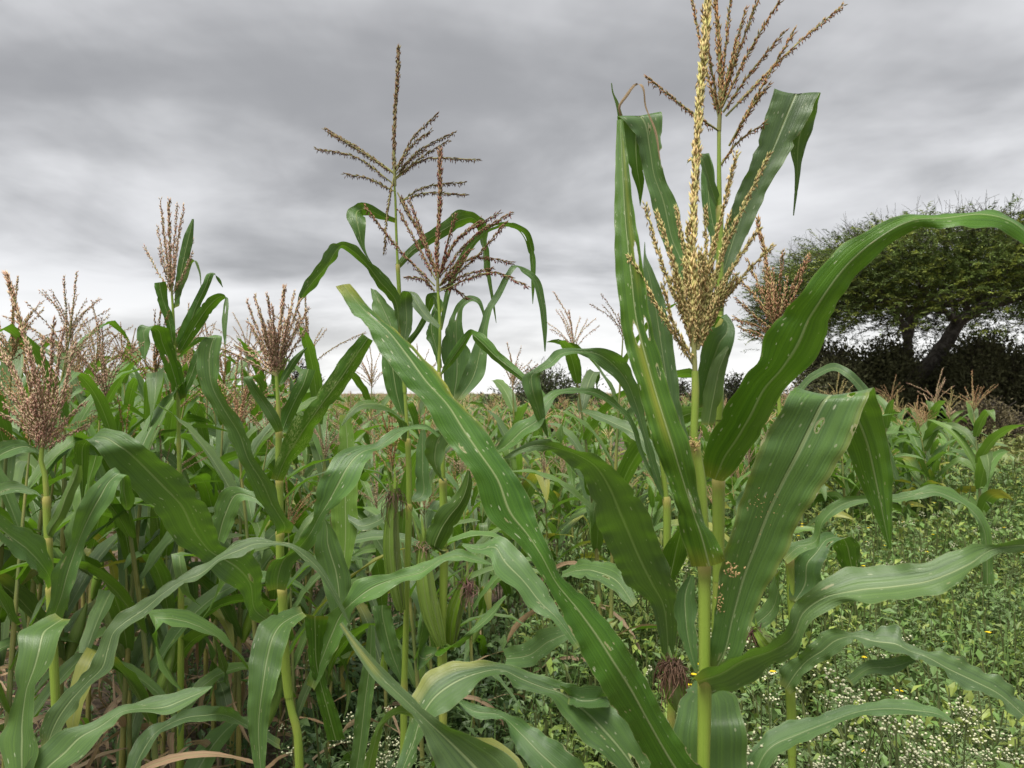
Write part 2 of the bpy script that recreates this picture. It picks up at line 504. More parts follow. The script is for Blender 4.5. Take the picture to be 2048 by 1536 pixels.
# ------------------------------------------------------------------ ground
g = Geo()
gx = np.r_[np.linspace(-400, -14, 8), np.linspace(-12, 12, 61), np.linspace(14, 400, 8)]
gy = np.r_[np.linspace(-60, -2, 4), np.linspace(-1, 16, 52), np.linspace(18, 900, 10)]
X, Y = np.meshgrid(gx, gy)
Z = 0.018 * np.sin(X * 4.1 + 0.6) * (np.abs(X) < 12.5) * (Y < 17) + 0.012 * np.sin(Y * 5.3 + X) * (np.abs(X) < 12.5) * (Y < 17)
g.add(np.stack([X, Y, Z], -1), quads=grid_faces(len(gy), len(gx)))
tag(link('ground', g.mesh('ground', M['soil'])), kind='structure')

# ------------------------------------------------------------------ tassels
TAN = ((0.44, 0.42, 0.15), (0.56, 0.41, 0.20))
TANB = ((0.36, 0.27, 0.11), (0.36, 0.17, 0.08))
REDB = ((0.27, 0.20, 0.10), (0.26, 0.085, 0.065))
OLIV = ((0.22, 0.19, 0.09), (0.20, 0.10, 0.06))
PINK = ((0.52, 0.42, 0.26), (0.50, 0.29, 0.22))
PALE = ((0.44, 0.33, 0.15), (0.46, 0.24, 0.15))


def spikelets(g, pts, size, step, pal, per=3, hang=0.6, lod=0, gap=0.0):
    n = max(6, int(np.linalg.norm(np.diff(pts, axis=0), axis=1).sum() / step))
    Q = spline(pts, n) if len(pts) > 1 else pts
    T = nrm(np.gradient(Q, axis=0))
    i0 = int(n * gap)
    Q, T = Q[i0:], T[i0:]
    n = len(Q)
    c0, c1 = np.array(pal[0]), np.array(pal[1])
    for j in range(per):
        o = nrm(rng.normal(size=(n, 3)))
        o = nrm(o - (o * T).sum(1, keepdims=True) * T)
        o[:, 2] -= hang * 0.35
        D = T * 0.9 + o * rng.uniform(0.15, 0.5, (n, 1))
        f = rng.uniform(0, 1, (n, 1)) ** 1.4
        spindles(g, Q + o * size * 0.10, D, size * rng.uniform(0.75, 1.25, n), size * 0.14, (c0 * (1 - f) + c1 * f) * rng.uniform(0.7, 1.25, (n, 1)))
    if hang > 0 and lod == 0:
        for _ in range(2):
            keep = rng.random(n) < 0.75
            D = np.c_[rng.normal(0, .28, n), rng.normal(0, .28, n), -np.ones(n)]
            spindles(g, (Q + rng.normal(0, size * 0.16, (n, 3)))[keep], D[keep], size * rng.uniform(0.7, 1.0, keep.sum()), size * 0.12, (c1 * rng.uniform(0.75, 1.4, (n, 1)))[keep])


def add_tassel(root, org, spike, branches, pal, size=0.0085, step=0.0042, fat=1.15):
    """traced tassel: spike = points, branches = list of point lists; tassel > tassel_branch"""
    g = Geo()
    sp = spline(np.array(spike), 18)
    tube(g, sp, np.linspace(0.0035, 0.0012, 18), 6, col=(0.26, 0.27, 0.10))
    spikelets(g, sp, size * fat, step * 0.75, pal, per=4 if fat < 1.5 else 6, hang=0.5, gap=0.12)
    ta = link('tassel', g.mesh('tassel', M['tassel'], org, attrs=('col',)), root)
    for b in branches:
        g = Geo()
        q = spline(np.array(b), 12)
        tube(g, q, np.linspace(0.0016, 0.0007, 12), 4, col=(0.27, 0.27, 0.10))
        spikelets(g, q, size, step, pal, per=2, hang=0.8, gap=0.10)
        link('tassel_branch', g.mesh('tassel_branch', M['tassel'], org, attrs=('col',)), ta)
    return ta


def px_tassel(root, org, d, spike, tips, pal, size=0.0085, step=0.0042, spread=0.5, extra=0, fat=1.15):
    sp = [P(x, y, d) for x, y in spike]
    br = []
    tips = list(tips)
    for _ in range(extra):              # shorter branches that fill the heart of a dense tassel
        a, b = [tips[i] for i in rng.choice(len(tips), 2)]
        k = rng.uniform(0.3, 0.7); q = rng.uniform(0.5, 0.85)
        m = [x * k + y * (1 - k) for x, y in zip(a, b)]
        tips.append((m[4] + (m[0] - m[4]) * q, m[5] + (m[1] - m[5]) * q, m[4] + (m[2] - m[4]) * q, m[5] + (m[3] - m[5]) * q, m[4], m[5]))
    for (tx, ty, vx, vy, bx, by) in tips:
        ln = math.hypot(tx - bx, ty - by) / F * d
        k = rng.uniform(-spread, spread) * ln
        br.append([P(bx, by, d), P(vx, vy, d + 0.5 * k), P(tx, ty, d + k)])
    return add_tassel(root, org, sp, br, pal, size, step, fat)


# ------------------------------------------------------------------ traced plants
class Plant:
    def __init__(self, d, stalk, radii, label, mat='stalk', nodes=True):
        """stalk: photograph pixels from top to bottom; the last point is carried down to the ground"""
        self.d = d
        pts = [P(x, y, d) for x, y in stalk]
        last = pts[-1]
        if last[2] > 0.02:
            pts.append(np.array([last[0], last[1], -0.03]))
        self.org = np.array([pts[-1][0], pts[-1][1], 0.0])
        self.root = tag(empty('maize_plant', self.org), label, 'maize', 'maize plants in the foreground')
        pts = np.array(pts)
        n = 70
        q = spline(pts, n)
        s = np.r_[0, np.cumsum(np.linalg.norm(np.diff(q, axis=0), axis=1))]
        r = np.interp(s / s[-1], np.linspace(0, 1, len(radii)), radii)
        ph = (s + rng.uniform(0, 0.1)) / 0.155
        fr = ph - np.floor(ph)
        bump = np.exp(-((fr - 0.5) / 0.05) ** 2)
        g = Geo()
        tube(g, q, r * (1 + 0.16 * bump + 0.10 * (fr - 0.5)), 12, yel=bump * 0.7)
        link('stalk', g.mesh('stalk', M[mat], self.org), self.root)
        self.stalk, self.rad = q, r

    def sheaths(self, *ys):
        """leaf sheaths wrapped round the stalk, each ending in a pale collar at photograph height y"""
        for y in ys:
            z1 = P(1024, y, self.d)[2]
            z = np.r_[z1 + 0.006, z1 + 0.001, z1 - 0.006, np.linspace(z1 - 0.014, z1 - 0.14, 9)]
            zs = self.stalk[::-1, 2]
            pts = np.stack([np.interp(z, zs, self.stalk[::-1, 0]), np.interp(z, zs, self.stalk[::-1, 1]), z], -1)
            rr = np.interp(z, zs, self.rad[::-1])
            k = np.r_[1.05, 1.45, 1.42, np.linspace(1.32, 1.06, 9)]
            g = Geo()
            tube(g, pts, rr * k + 0.0006, 12, yel=np.r_[0.8, 0.9, 0.6, 0.15, np.zeros(8)])
            link('sheath', g.mesh('sheath', M['stalk'], self.org), self.root)

    def leaf(self, st, d, vis=1, fold=0.2, ripple=0.003, yel=None, mat='leaf', tilt=0.7, nac=10, curl=0.0, cut=False, name='leaf'):
        st = np.array(st, dtype=float)
        d = np.interp(np.linspace(0, 1, len(st)), np.linspace(0, 1, len(d)), d) if not np.isscalar(d) else np.full(len(st), d)
        rows = []
        tl = np.full(len(st), tilt) if np.isscalar(tilt) else np.interp(np.linspace(0, 1, len(st)), np.linspace(0, 1, len(tilt)), tilt)
        for (lx, ly, rx, ry), dd, tilt_ in zip(st, d, tl):
            yc = (ly + ry) / 2
            wpx = math.hypot(lx - rx, ly - ry)
            oL = vis * tilt_ * (yc - ly) / F * dd; oR = vis * tilt_ * (yc - ry) / F * dd
            rows.append(np.r_[P((lx + rx) / 2, yc, dd), P(lx, ly, dd + oL), P(rx, ry, dd + oR)])
        rows = np.array(rows)
        length = np.linalg.norm(np.diff(rows[:, :3], axis=0), axis=1).sum()
        n = int(min(150, max(24, length / 0.006)))
        q = spline(rows, n)
        L, Rr = q[:, 3:6], q[:, 6:9]
        C = (L + Rr) / 2; S = (Rr - L) / 2
        # ragged margins
        s = np.linspace(0, length, n)
        jit = 1 + 0.02 * np.sin(s * 55 + rng.uniform(0, 6)) + 0.015 * np.sin(s * 131 + rng.uniform(0, 6))
        if rng.random() < 0.7:
            for _ in range(rng.integers(1, 4)):
                jit *= 1 - rng.uniform(0.08, 0.25) * np.exp(-((s - rng.uniform(0.1, 0.95) * length) / rng.uniform(0.003, 0.008)) ** 2)
        S = S * jit[:, None] * 1.09
        i = int(np.argmax(np.linalg.norm(S, axis=1)))
        T = np.gradient(C, axis=0)
        sg = 1.0 if np.dot(np.cross(T[i], S[i]), CAMP - C[i]) > 0 else -1.0
        g = Geo()
        blade(g, C, S, sg * vis, nac, fold, ripple, yel=(yel or []) + [(-0.1, 1.1, -0.1, 0.012, 0.6)], curl=curl)
        o = link(name, g.mesh(name, M[mat], self.org), self.root)
        return o

    def tassel(self, spike, tips, pal, **kw):
        px_tassel(self.root, self.org, self.d - 0.0, spike, tips, pal, **kw)

    def ear(self, base, tip, wpx, d=None, silk=(0.16, 0.07, 0.05), drop=0.05, silks=90):
        d = d or self.d - 0.02
        b, t = P(*base, d), P(*tip, d)
        w = wpx / F * d / 2
        ax = t - b; n = 16
        k = np.linspace(0, 1, n)
        prof = w * np.clip(np.interp(k, [0, 0.12, 0.35, 0.6, 0.85, 1.0], [0.25, 0.62, 0.95, 1.0, 0.62, 0.22]), 0.1, 1)
        bow = nrm(np.cross(ax, FW)) * np.linalg.norm(ax) * 0.05
        pts = b + ax * k[:, None] + bow * np.sin(np.pi * k)[:, None]
        g = Geo(); tube(g, pts, prof, 14)
        ear = link('ear', g.mesh('ear', M['husk'], self.org), self.root)
        axn = nrm(ax)
        for i in range(6):                       # overlapping husk leaves with free tips
            a = i * 1.047 + 0.5
            e1 = nrm(np.cross(axn, [0.1, 1, 0.2])); e2 = np.cross(axn, e1)
            o = e1 * math.cos(a) + e2 * math.sin(a)
            sd_ = np.cross(axn, o)
            kk = np.linspace(0.02, 1.02 + 0.05 * i, 18)
            pw = np.interp(kk, k, prof)
            C = b + ax * kk[:, None] + bow * np.sin(np.pi * np.clip(kk, 0, 1))[:, None] + o * (pw * 1.03 + 0.0006 * (1 + i % 3) + np.maximum(0, kk - 0.95) * 0.05)[:, None]
            W = np.interp(kk, [0, 0.3, 0.8, 1.0, kk[-1]], [0.5, 0.85, 0.6, 0.3, 0.05]) * w
            g = Geo(); blade(g, C, sd_[None] * W[:, None], 1, 6, -0.28, 0.0, curl=0)
            link('husk', g.mesh('husk', M['husk'], self.org), ear)
        g = Geo()
        for i in range(silks):
            p0 = t - axn * 0.01 + rng.normal(0, w * 0.25, 3)
            out = nrm(axn * 1.0 + rng.normal(0, 0.7, 3))
            ln = drop * rng.uniform(0.6, 1.2)
            pp = [p0, p0 + out * ln * 0.35, p0 + out * ln * 0.5 + np.array([0, 0, -ln * 0.35]) + rng.normal(0, 0.004, 3),
                  p0 + out * ln * 0.5 + np.array([0, 0, -ln]) + rng.normal(0, 0.008, 3)]
            tube(g, spline(np.array(pp), 6), 0.0007, 3, col=np.array(silk) * rng.uniform(0.6, 1.6))
        link('silk', g.mesh('silk', M['silk'], self.org, attrs=('col',)), ear)


# ---- plant A: the nearest one, right of the middle
A = Plant(0.95, [(1390, 742), (1391, 785), (1389, 840), (1388, 892), (1399, 944), (1405, 1020), (1409, 1143), (1409, 1214), (1409, 1341), (1409, 1412), (1407, 1536)],
          [0.0043, 0.006, 0.0075, 0.0085, 0.011], 'nearest maize plant, dense golden tassel, wide pale leaf folded over on its right')
A.leaf([(1384, 1135, 1452, 1126), (1366, 1062, 1436, 1085), (1350, 1000, 1412, 1035), (1334, 949, 1392, 960), (1312, 897, 1379, 892), (1296, 839, 1358, 836), (1280, 780, 1338, 780), (1261, 718, 1322, 716), (1245, 647, 1302, 647), (1235, 554, 1289, 554), (1230, 460, 1274, 460), (1231, 374, 1262, 374), (1232, 304, 1254, 304), (1234, 240, 1246, 238)],
       (0.93, 0.90, 0.93, 1.0), vis=-1, fold=0.34, yel=[(0.32, 0.5, 0.28, 0.5, 0.5), (0.6, 0.8, 0.6, 0.95, 0.3)], mat='leaf_hole')
A.leaf([(1412, 1345, 1440, 1350), (1419, 1300, 1475, 1318), (1432, 1230, 1500, 1240), (1440, 1150, 1541, 1151), (1452, 1100, 1570, 1095), (1477, 1026, 1600, 1026), (1495, 963, 1640, 968), (1516, 911, 1672, 920), (1549, 846, 1702, 855), (1578, 796, 1731, 793), (1588, 784, 1739, 784), (1615, 792, 1748, 798), (1655, 825, 1762, 830), (1690, 882, 1776, 890), (1712, 940, 1783, 950), (1745, 1020, 1784, 1030), (1778, 1098, 1782, 1100)],
       (0.965, 0.95, 0.93, 0.91, 0.91, 0.97, 1.0, 1.0), fold=0.16, ripple=0.0025, mat='leaf_hole', yel=[(1.0, 1.2, 0.1, 0.6, 0.9), (-0.2, 0.0, 0.2, 0.5, 0.7)])
A.leaf([(1385, 1350, 1405, 1384), (1440, 1325, 1450, 1378), (1484, 1296, 1490, 1358), (1545, 1284, 1545, 1325), (1572, 1255, 1585, 1312), (1592, 1205, 1625, 1240), (1614, 1187, 1683, 1206), (1690, 1146, 1748, 1208), (1763, 1136, 1813, 1204), (1838, 1134, 1887, 1183), (1937, 1094, 1940, 1155), (1975, 1090, 1985, 1112), (2048, 1078, 2048, 1104), (2110, 1085, 2110, 1100)],
       (0.94, 0.9, 0.86, 0.82, 0.80), tilt=(-1.2, -1.2, -1.0, 0.6, 1.4, 1.4, 1.2, 0.0, -0.8), fold=0.24, ripple=0.003)
A.leaf([(1330, 1700, 1480, 1700), (1345, 1536, 1488, 1536), (1352, 1450, 1482, 1450), (1368, 1395, 1465, 1390), (1390, 1362, 1435, 1350)], (0.975, 0.99, 1.08), fold=0.2)
A.leaf([(1360, 900, 1385, 900), (1325, 820, 1362, 820), (1310, 740, 1352, 741), (1298, 670, 1342, 671), (1290, 600, 1328, 600), (1287, 545, 1308, 548), (1287, 515, 1293, 513), (1289, 484, 1290, 484)], (0.98, 1.02, 1.05), fold=0.2)
A.leaf([(1404, 850, 1428, 850), (1410, 780, 1445, 790), (1424, 735, 1452, 740), (1444, 700, 1463, 705), (1461, 686, 1464, 690)], (0.98, 1.0), fold=0.35, mat='leaf_lime', vis=-1)
A.leaf([(1390, 1345, 1396, 1345), (1362, 1280, 1394, 1290), (1349, 1230, 1394, 1230), (1352, 1190, 1390, 1190), (1378, 1150, 1388, 1150)], (0.965, 0.985), fold=0.25)
A.leaf([(1330, 1600, 1450, 1590), (1296, 1520, 1372, 1500), (1262, 1455, 1322, 1420), (1228, 1407, 1285, 1345), (1200, 1360, 1255, 1300), (1165, 1300, 1218, 1245), (1135, 1240, 1165, 1190), (1100, 1178, 1122, 1152), (1062, 1118, 1100, 1100), (1036, 1084, 1078, 1060), (981, 1037, 1064, 1020), (950, 955, 1040, 965), (913, 901, 1005, 915), (881, 857, 975, 870), (848, 800, 945, 830), (799, 748, 905, 785), (763, 696, 865, 733), (735, 650, 812, 675), (706, 619, 765, 640), (672, 572, 698, 567)],
       (0.93, 0.86, 0.84, 0.86, 0.9, 0.95), vis=-1, fold=0.2, ripple=0.002, tilt=(-0.9, -0.9, -0.6, 0.4, 0.4, 0.4), mat='leaf_hole', yel=[(0.93, 1.2, 0.72, 0.93, 0.9), (-0.1, 1.1, 0.985, 1.1, 0.9)])
A.leaf([(950, 1640, 1080, 1580), (880, 1545, 990, 1495), (857, 1491, 925, 1462), (842, 1455, 880, 1442), (800, 1408, 818, 1388), (745, 1355, 765, 1337), (708, 1300, 720, 1288), (678, 1250, 684, 1244)],
       (0.86, 0.85, 0.88), fold=0.4, yel=[(0.3, 0.7, 0.75, 1.1, 0.6)])
A.leaf([(1330, 1570, 1260, 1590), (1285, 1500, 1225, 1530), (1240, 1430, 1170, 1480), (1195, 1395, 1125, 1430), (1150, 1375, 1095, 1395), (1115, 1365, 1060, 1383), (1060, 1343, 1030, 1372), (1001, 1328, 1003, 1350), (943, 1326, 958, 1367), (888, 1330, 919, 1402), (846, 1367, 880, 1430), (826, 1406, 857, 1460), (811, 1475, 834, 1510), (793, 1540, 815, 1545), (785, 1600, 795, 1600)],
       (0.98, 1.02, 1.03, 1.0, 0.97), fold=0.22, ripple=0.004, tilt=1.0, mat='leaf_hole', yel=[(-0.1, 0.25, 0.55, 0.8, 0.6)])
A.leaf([(1220, 1600, 1150, 1640), (1150, 1515, 1090, 1570), (1094, 1475, 1055, 1525), (1059, 1448, 1025, 1485), (990, 1418, 1005, 1440), (945, 1408, 955, 1437), (905, 1393, 912, 1402)], (1.06, 1.12, 1.16), fold=0.25, ripple=0.005)
A.leaf([(845, 1430, 855, 1475), (815, 1410, 830, 1440), (787, 1417, 803, 1430), (756, 1450, 776, 1440), (737, 1499, 758, 1490), (720, 1560, 745, 1560)], (0.87, 0.86, 0.9), vis=-1, mat='leaf_lime')
A.leaf([(1125, 1372, 1140, 1410), (1160, 1376, 1165, 1420), (1200, 1375, 1195, 1418), (1222, 1385, 1214, 1405)], (1.02, 1.0, 1.03), fold=0.9)
A.tassel([(1390, 745), (1385, 600), (1388, 400), (1398, 220), (1410, 80), (1418, -30)],
         [(1542, 493, 1455, 590, 1398, 690), (1537, 311, 1460, 470, 1400, 640), (1472, 309, 1440, 440, 1396, 610), (1291, 412, 1322, 520, 1375, 650), (1315, 428, 1348, 530, 1382, 630), (1352, 417, 1370, 510, 1388, 600), (1411, 416, 1412, 500, 1400, 600), (1259, 514, 1320, 620, 1388, 732), (1327, 570, 1345, 640, 1388, 722), (1458, 430, 1440, 520, 1402, 660), (1430, 470, 1418, 560, 1398, 670), (1340, 500, 1365, 590, 1390, 690), (1470, 560, 1430, 620, 1396, 700), (1375, 450, 1378, 540, 1390, 640), (1425, 540, 1412, 610, 1394, 700), (1365, 560, 1375, 630, 1390, 710), (1400, 530, 1396, 600, 1391, 690)],
         TAN, size=0.0082, step=0.0026, spread=0.3, extra=26, fat=1.45)

A.sheaths(892, 1132, 1352)
# frass and fallen anthers caught on the wide leaf and at the upper node
g = Geo()
for (x, y, sx, sy, n, dd) in ((1464, 1140, 9, 9, 40, 0.932), (1440, 1205, 5, 10, 26, 0.94), (1388, 886, 6, 6, 34, 0.939), (1520, 1010, 18, 30, 40, 0.92), (1424, 1342, 6, 4, 18, 0.945)):
    Q = np.array([P(x + rng.normal(0, sx), y + rng.normal(0, sy), dd + rng.uniform(-0.004, 0.004)) for _ in range(n)])
    big = 0.0013 if x == 1520 else 0.0024
    spindles(g, Q, rng.normal(size=(n, 3)), big * rng.uniform(1.0, 2.6, n), big * 0.45, np.array((0.52, 0.36, 0.17)) * rng.uniform(0.7, 1.35, (n, 1)))
tag(link('frass', g.mesh('frass', M['tassel'], A.org, attrs=('col',)), A.root), kind='stuff')

# ---- plant B: just behind A, its tassel leaves the top of the picture
B = Plant(1.08, [(1438, 262), (1438, 330), (1440, 480), (1440, 650), (1438, 782), (1438, 850), (1437, 963), (1437, 1110), (1432, 1300)],
          [0.0025, 0.006, 0.0078, 0.009, 0.011], 'tall maize plant behind the nearest one, its tassel cut by the top edge')
B.leaf([(1409, 951, 1449, 965), (1411, 904, 1481, 925), (1432, 867, 1512, 883), (1455, 822, 1540, 841), (1491, 757, 1566, 788), (1521, 725, 1600, 748), (1542, 671, 1640, 706), (1566, 629, 1667, 640), (1608, 582, 1682, 600), (1678, 503, 1717, 545), (1727, 467, 1775, 493), (1808, 430, 1850, 452), (1880, 424, 1900, 453), (1965, 416, 1955, 451), (2030, 438, 2018, 458), (2085, 495, 2070, 505), (2110, 545, 2108, 550)],
       (1.06, 1.0, 0.95, 0.92, 0.93), vis=-1, fold=0.28, ripple=0.003, tilt=(0.7, 0.7, 0.7, 0.3, -1.6, -1.8))
B.leaf([(1428, 640, 1446, 645), (1430, 570, 1452, 575), (1440, 490, 1484, 497), (1458, 433, 1513, 422), (1481, 374, 1540, 365), (1505, 318, 1578, 302), (1528, 250, 1607, 245), (1545, 198, 1633, 193), (1551, 184, 1638, 183), (1562, 200, 1637, 200), (1574, 240, 1630, 238), (1582, 302, 1608, 302), (1590, 352, 1600, 352), (1586, 431, 1588, 431)],
       (1.1, 1.12, 1.13, 1.14, 1.15, 1.18, 1.19), vis=1, fold=0.16)
B.leaf([(1425, 700, 1440, 690), (1395, 620, 1425, 600), (1350, 545, 1395, 530), (1327, 487, 1366, 478), (1301, 393, 1350, 400), (1288, 344, 1329, 356), (1276, 290, 1323, 304), (1250, 240, 1321, 232), (1238, 232, 1319, 225), (1241, 262, 1305, 268), (1258, 330, 1290, 335), (1275, 380, 1286, 380), (1280, 412, 1281, 412)],
       (1.09, 1.12, 1.13, 1.13, 1.14, 1.17), vis=1, fold=0.14, mat='leaf_hole')
B.leaf([(1432, 418, 1440, 405), (1415, 380, 1432, 370), (1405, 345, 1420, 330), (1395, 322, 1412, 310), (1380, 320, 1395, 312), (1372, 330, 1376, 322)], (1.08, 1.05, 1.06), fold=0.3)
B.leaf([(1428, 520, 1440, 515), (1418, 470, 1440, 460), (1405, 410, 1432, 400), (1403, 340, 1425, 330), (1408, 308, 1418, 306)], (1.1, 1.14), vis=-1, fold=0.3)
B.leaf([(1396, 815, 1412, 815), (1395, 750, 1435, 760), (1404, 700, 1455, 720), (1415, 670, 1464, 695), (1440, 655, 1468, 672), (1445, 640, 1466, 652), (1428, 634, 1450, 632), (1420, 652, 1428, 655)], (1.02, 1.0, 1.03), fold=0.5)
B.leaf([(1445, 880, 1460, 900), (1462, 830, 1480, 840), (1490, 770, 1510, 775), (1502, 745, 1512, 748)], (1.12, 1.2), vis=1)
B.leaf([(1236, 240, 1246, 236), (1230, 205, 1236, 203), (1224, 185, 1227, 184), (1222, 166, 1224, 166)], (1.14, 1.13), mat='leaf_lime', fold=0.3)
B.leaf([(1240, 236, 1246, 236), (1236, 214, 1240, 216), (1250, 190, 1254, 194), (1272, 166, 1275, 169), (1279, 170, 1282, 168), (1290, 215, 1293, 214), (1308, 262, 1312, 260), (1319, 320, 1321, 320)], (1.14, 1.12, 1.11), mat='leaf_dry', fold=0.3)
B.tassel([(1438, 262), (1441, 180), (1436, 60), (1425, -60)],
         [(1686, 10, 1570, 110, 1452, 232), (1588, 63, 1520, 180, 1462, 285), (1569, 63, 1505, 140, 1446, 225), (1559, 0, 1500, 100, 1444, 215), (1520, -10, 1482, 90, 1443, 205), (1476, 83, 1462, 140, 1443, 215), (1461, -10, 1452, 90, 1441, 200), (1383, -10, 1408, 120, 1438, 235), (1296, 157, 1390, 230, 1438, 262), (1535, 171, 1490, 235, 1458, 292), (1528, 247, 1480, 280, 1441, 330), (1405, 20, 1420, 120, 1439, 230), (1490, 20, 1465, 110, 1441, 215)],
         TANB, size=0.0085, spread=0.4)

B.sheaths(420, 640, 963)
# ---- plant C: behind A to the left, ear with brown silk
C_ = Plant(1.28, [(1318, 880), (1326, 940), (1334, 1014), (1334, 1100), (1337, 1250), (1342, 1420)], [0.004, 0.006, 0.0085, 0.011],
           'maize plant with a brown-silked ear and broad dark leaf left of the nearest stalk')
C_.leaf([(1326, 1330, 1345, 1330), (1318, 1270, 1352, 1262), (1300, 1205, 1352, 1215), (1258, 1163, 1352, 1180), (1231, 1119, 1325, 1110), (1208, 1070, 1306, 1061), (1195, 1040, 1289, 1019), (1180, 985, 1262, 975), (1164, 941, 1225, 935), (1134, 920, 1193, 912), (1095, 902, 1134, 893), (1055, 903, 1090, 878), (1020, 915, 1041, 893), (1003, 918, 1006, 915)],
        (1.26, 1.2, 1.12, 1.05, 1.0), fold=0.2, tilt=0.8)
C_.leaf([(1330, 1180, 1340, 1180), (1326, 1110, 1375, 1100), (1345, 1075, 1372, 1070), (1360, 1050, 1366, 1050)], (1.26, 1.2), vis=-1)
C_.leaf([(1330, 985, 1318, 990), (1312, 925, 1300, 930), (1296, 865, 1284, 872), (1282, 800, 1262, 812), (1266, 752, 1238, 765), (1248, 720, 1205, 737), (1212, 699, 1181, 717), (1160, 697, 1150, 707), (1115, 701, 1125, 716), (1095, 720, 1105, 733), (1066, 740, 1082, 744), (1046, 754, 1079, 750), (1050, 785, 1082, 778), (1062, 812, 1086, 805), (1076, 842, 1092, 845), (1095, 876, 1097, 876)],
        (1.28, 1.26, 1.2, 1.15, 1.15, 1.18), fold=0.2, tilt=1.1)
C_.leaf([(1340, 1010, 1335, 1015), (1290, 912, 1284, 918), (1259, 830, 1252, 838), (1232, 803, 1221, 810), (1193, 779, 1183, 790), (1154, 775, 1150, 788), (1107, 783, 1112, 796), (1086, 799, 1099, 816), (1068, 828, 1082, 850), (1033, 847, 1056, 872), (1003, 885, 1020, 897), (985, 905, 990, 908)],
        (1.28, 1.25, 1.2, 1.17, 1.2), tilt=1.3, fold=0.2)
C_.leaf([(1400, 1000, 1392, 1010), (1340, 940, 1325, 955), (1290, 868, 1270, 880), (1240, 840, 1215, 850), (1190, 822, 1180, 832), (1165, 818, 1163, 824)], (1.3, 1.4, 1.5), tilt=1.0)
C_.ear((1366, 1425), (1343, 1322), 30, d=1.2, silk=(0.17, 0.10, 0.065), drop=0.038, silks=220)

C_.sheaths(1000, 1185)
# ---- plant D: right, mostly hidden, pale tassel in front of the acacia
D_ = Plant(1.5, [(1552, 662), (1556, 760), (1566, 950), (1580, 1128), (1583, 1214), (1589, 1299), (1580, 1364), (1583, 1432)], [0.0032, 0.006, 0.0085, 0.012],
           'maize plant right of the nearest one, its pale tassel in front of the acacia')
D_.leaf([(1560, 1110, 1575, 1128), (1582, 1086, 1606, 1104), (1622, 1075, 1637, 1090), (1639, 1034, 1649, 1052), (1659, 1010, 1680, 1024), (1689, 995, 1719, 1008), (1728, 992, 1760, 1004), (1785, 989, 1800, 1006), (1825, 981, 1838, 998), (1867, 973, 1872, 992), (1900, 981, 1908, 1006), (1937, 1002, 1935, 1022), (1962, 1024, 1950, 1040), (1978, 1059, 1960, 1062), (1983, 1091, 1963, 1090), (1986, 1130, 1964, 1130), (1987, 1168, 1964, 1168)],
        (1.48, 1.45, 1.4, 1.38, 1.38), tilt=1.3, fold=0.25)
D_.leaf([(1578, 1200, 1600, 1205), (1580, 1160, 1640, 1180), (1590, 1120, 1642, 1130), (1612, 1098, 1655, 1110), (1648, 1066, 1662, 1090), (1668, 1074, 1700, 1076), (1668, 1090, 1718, 1090), (1675, 1115, 1722, 1115), (1684, 1136, 1722, 1134)], (1.49, 1.5, 1.55, 1.58), fold=0.25, mat='leaf_hole')
D_.leaf([(1560, 1368, 1580, 1388), (1578, 1325, 1605, 1362), (1600, 1310, 1628, 1332), (1625, 1288, 1660, 1316), (1655, 1260, 1690, 1298), (1708, 1266, 1712, 1278), (1750, 1257, 1745, 1303), (1785, 1258, 1790, 1310), (1815, 1290, 1835, 1315), (1862, 1300, 1850, 1326), (1905, 1318, 1885, 1350), (1960, 1340, 1930, 1375), (2010, 1370, 1985, 1400), (2060, 1420, 2040, 1440)],
        (1.47, 1.4, 1.34, 1.3, 1.28), tilt=1.2, fold=0.25, ripple=0.006)
D_.leaf([(1690, 1355, 1705, 1372), (1735, 1325, 1745, 1347), (1775, 1318, 1785, 1349), (1830, 1312, 1832, 1325)], (1.38, 1.32), tilt=1.0)
D_.leaf([(1480, 1560, 1510, 1600), (1530, 1470, 1548, 1520), (1590, 1445, 1600, 1490), (1644, 1430, 1650, 1464), (1716, 1410, 1722, 1434), (1775, 1402, 1785, 1430), (1835, 1406, 1830, 1434), (1880, 1421, 1878, 1436), (1910, 1445, 1908, 1448)],
        (1.24, 1.26, 1.26, 1.24), tilt=1.2, fold=0.2)
D_.leaf([(1565, 1130, 1552, 1150), (1548, 1160, 1560, 1200), (1535, 1200, 1556, 1230), (1500, 1240, 1520, 1260)], (1.5, 1.55), vis=1)
D_.leaf([(1582, 790, 1590, 800), (1625, 745, 1632, 758), (1668, 728, 1668, 742), (1700, 742, 1690, 752), (1735, 775, 1715, 780), (1758, 830, 1742, 830), (1800, 960, 1790, 960)], (1.48, 1.4, 1.4), tilt=1.0)
D_.ear((1545, 1300), (1508, 1255), 24, d=1.45, silk=(0.12, 0.06, 0.045), drop=0.02, silks=40)
D_.tassel([(1552, 662), (1545, 600), (1530, 510), (1515, 440)],
          [(1565, 505, 1558, 590, 1552, 655), (1610, 520, 1578, 590, 1553, 650), (1618, 512, 1588, 590, 1554, 655), (1465, 545, 1510, 592, 1548, 650), (1475, 598, 1515, 636, 1550, 665), (1468, 636, 1510, 650, 1550, 672), (1545, 540, 1548, 600, 1551, 650), (1528, 540, 1538, 600, 1550, 655), (1640, 560, 1600, 600, 1555, 655), (1495, 520, 1525, 590, 1549, 650), (1480, 655, 1515, 668, 1552, 690)],
          PALE, size=0.0095, spread=0.5, extra=6)

D_.sheaths(1122, 1366)
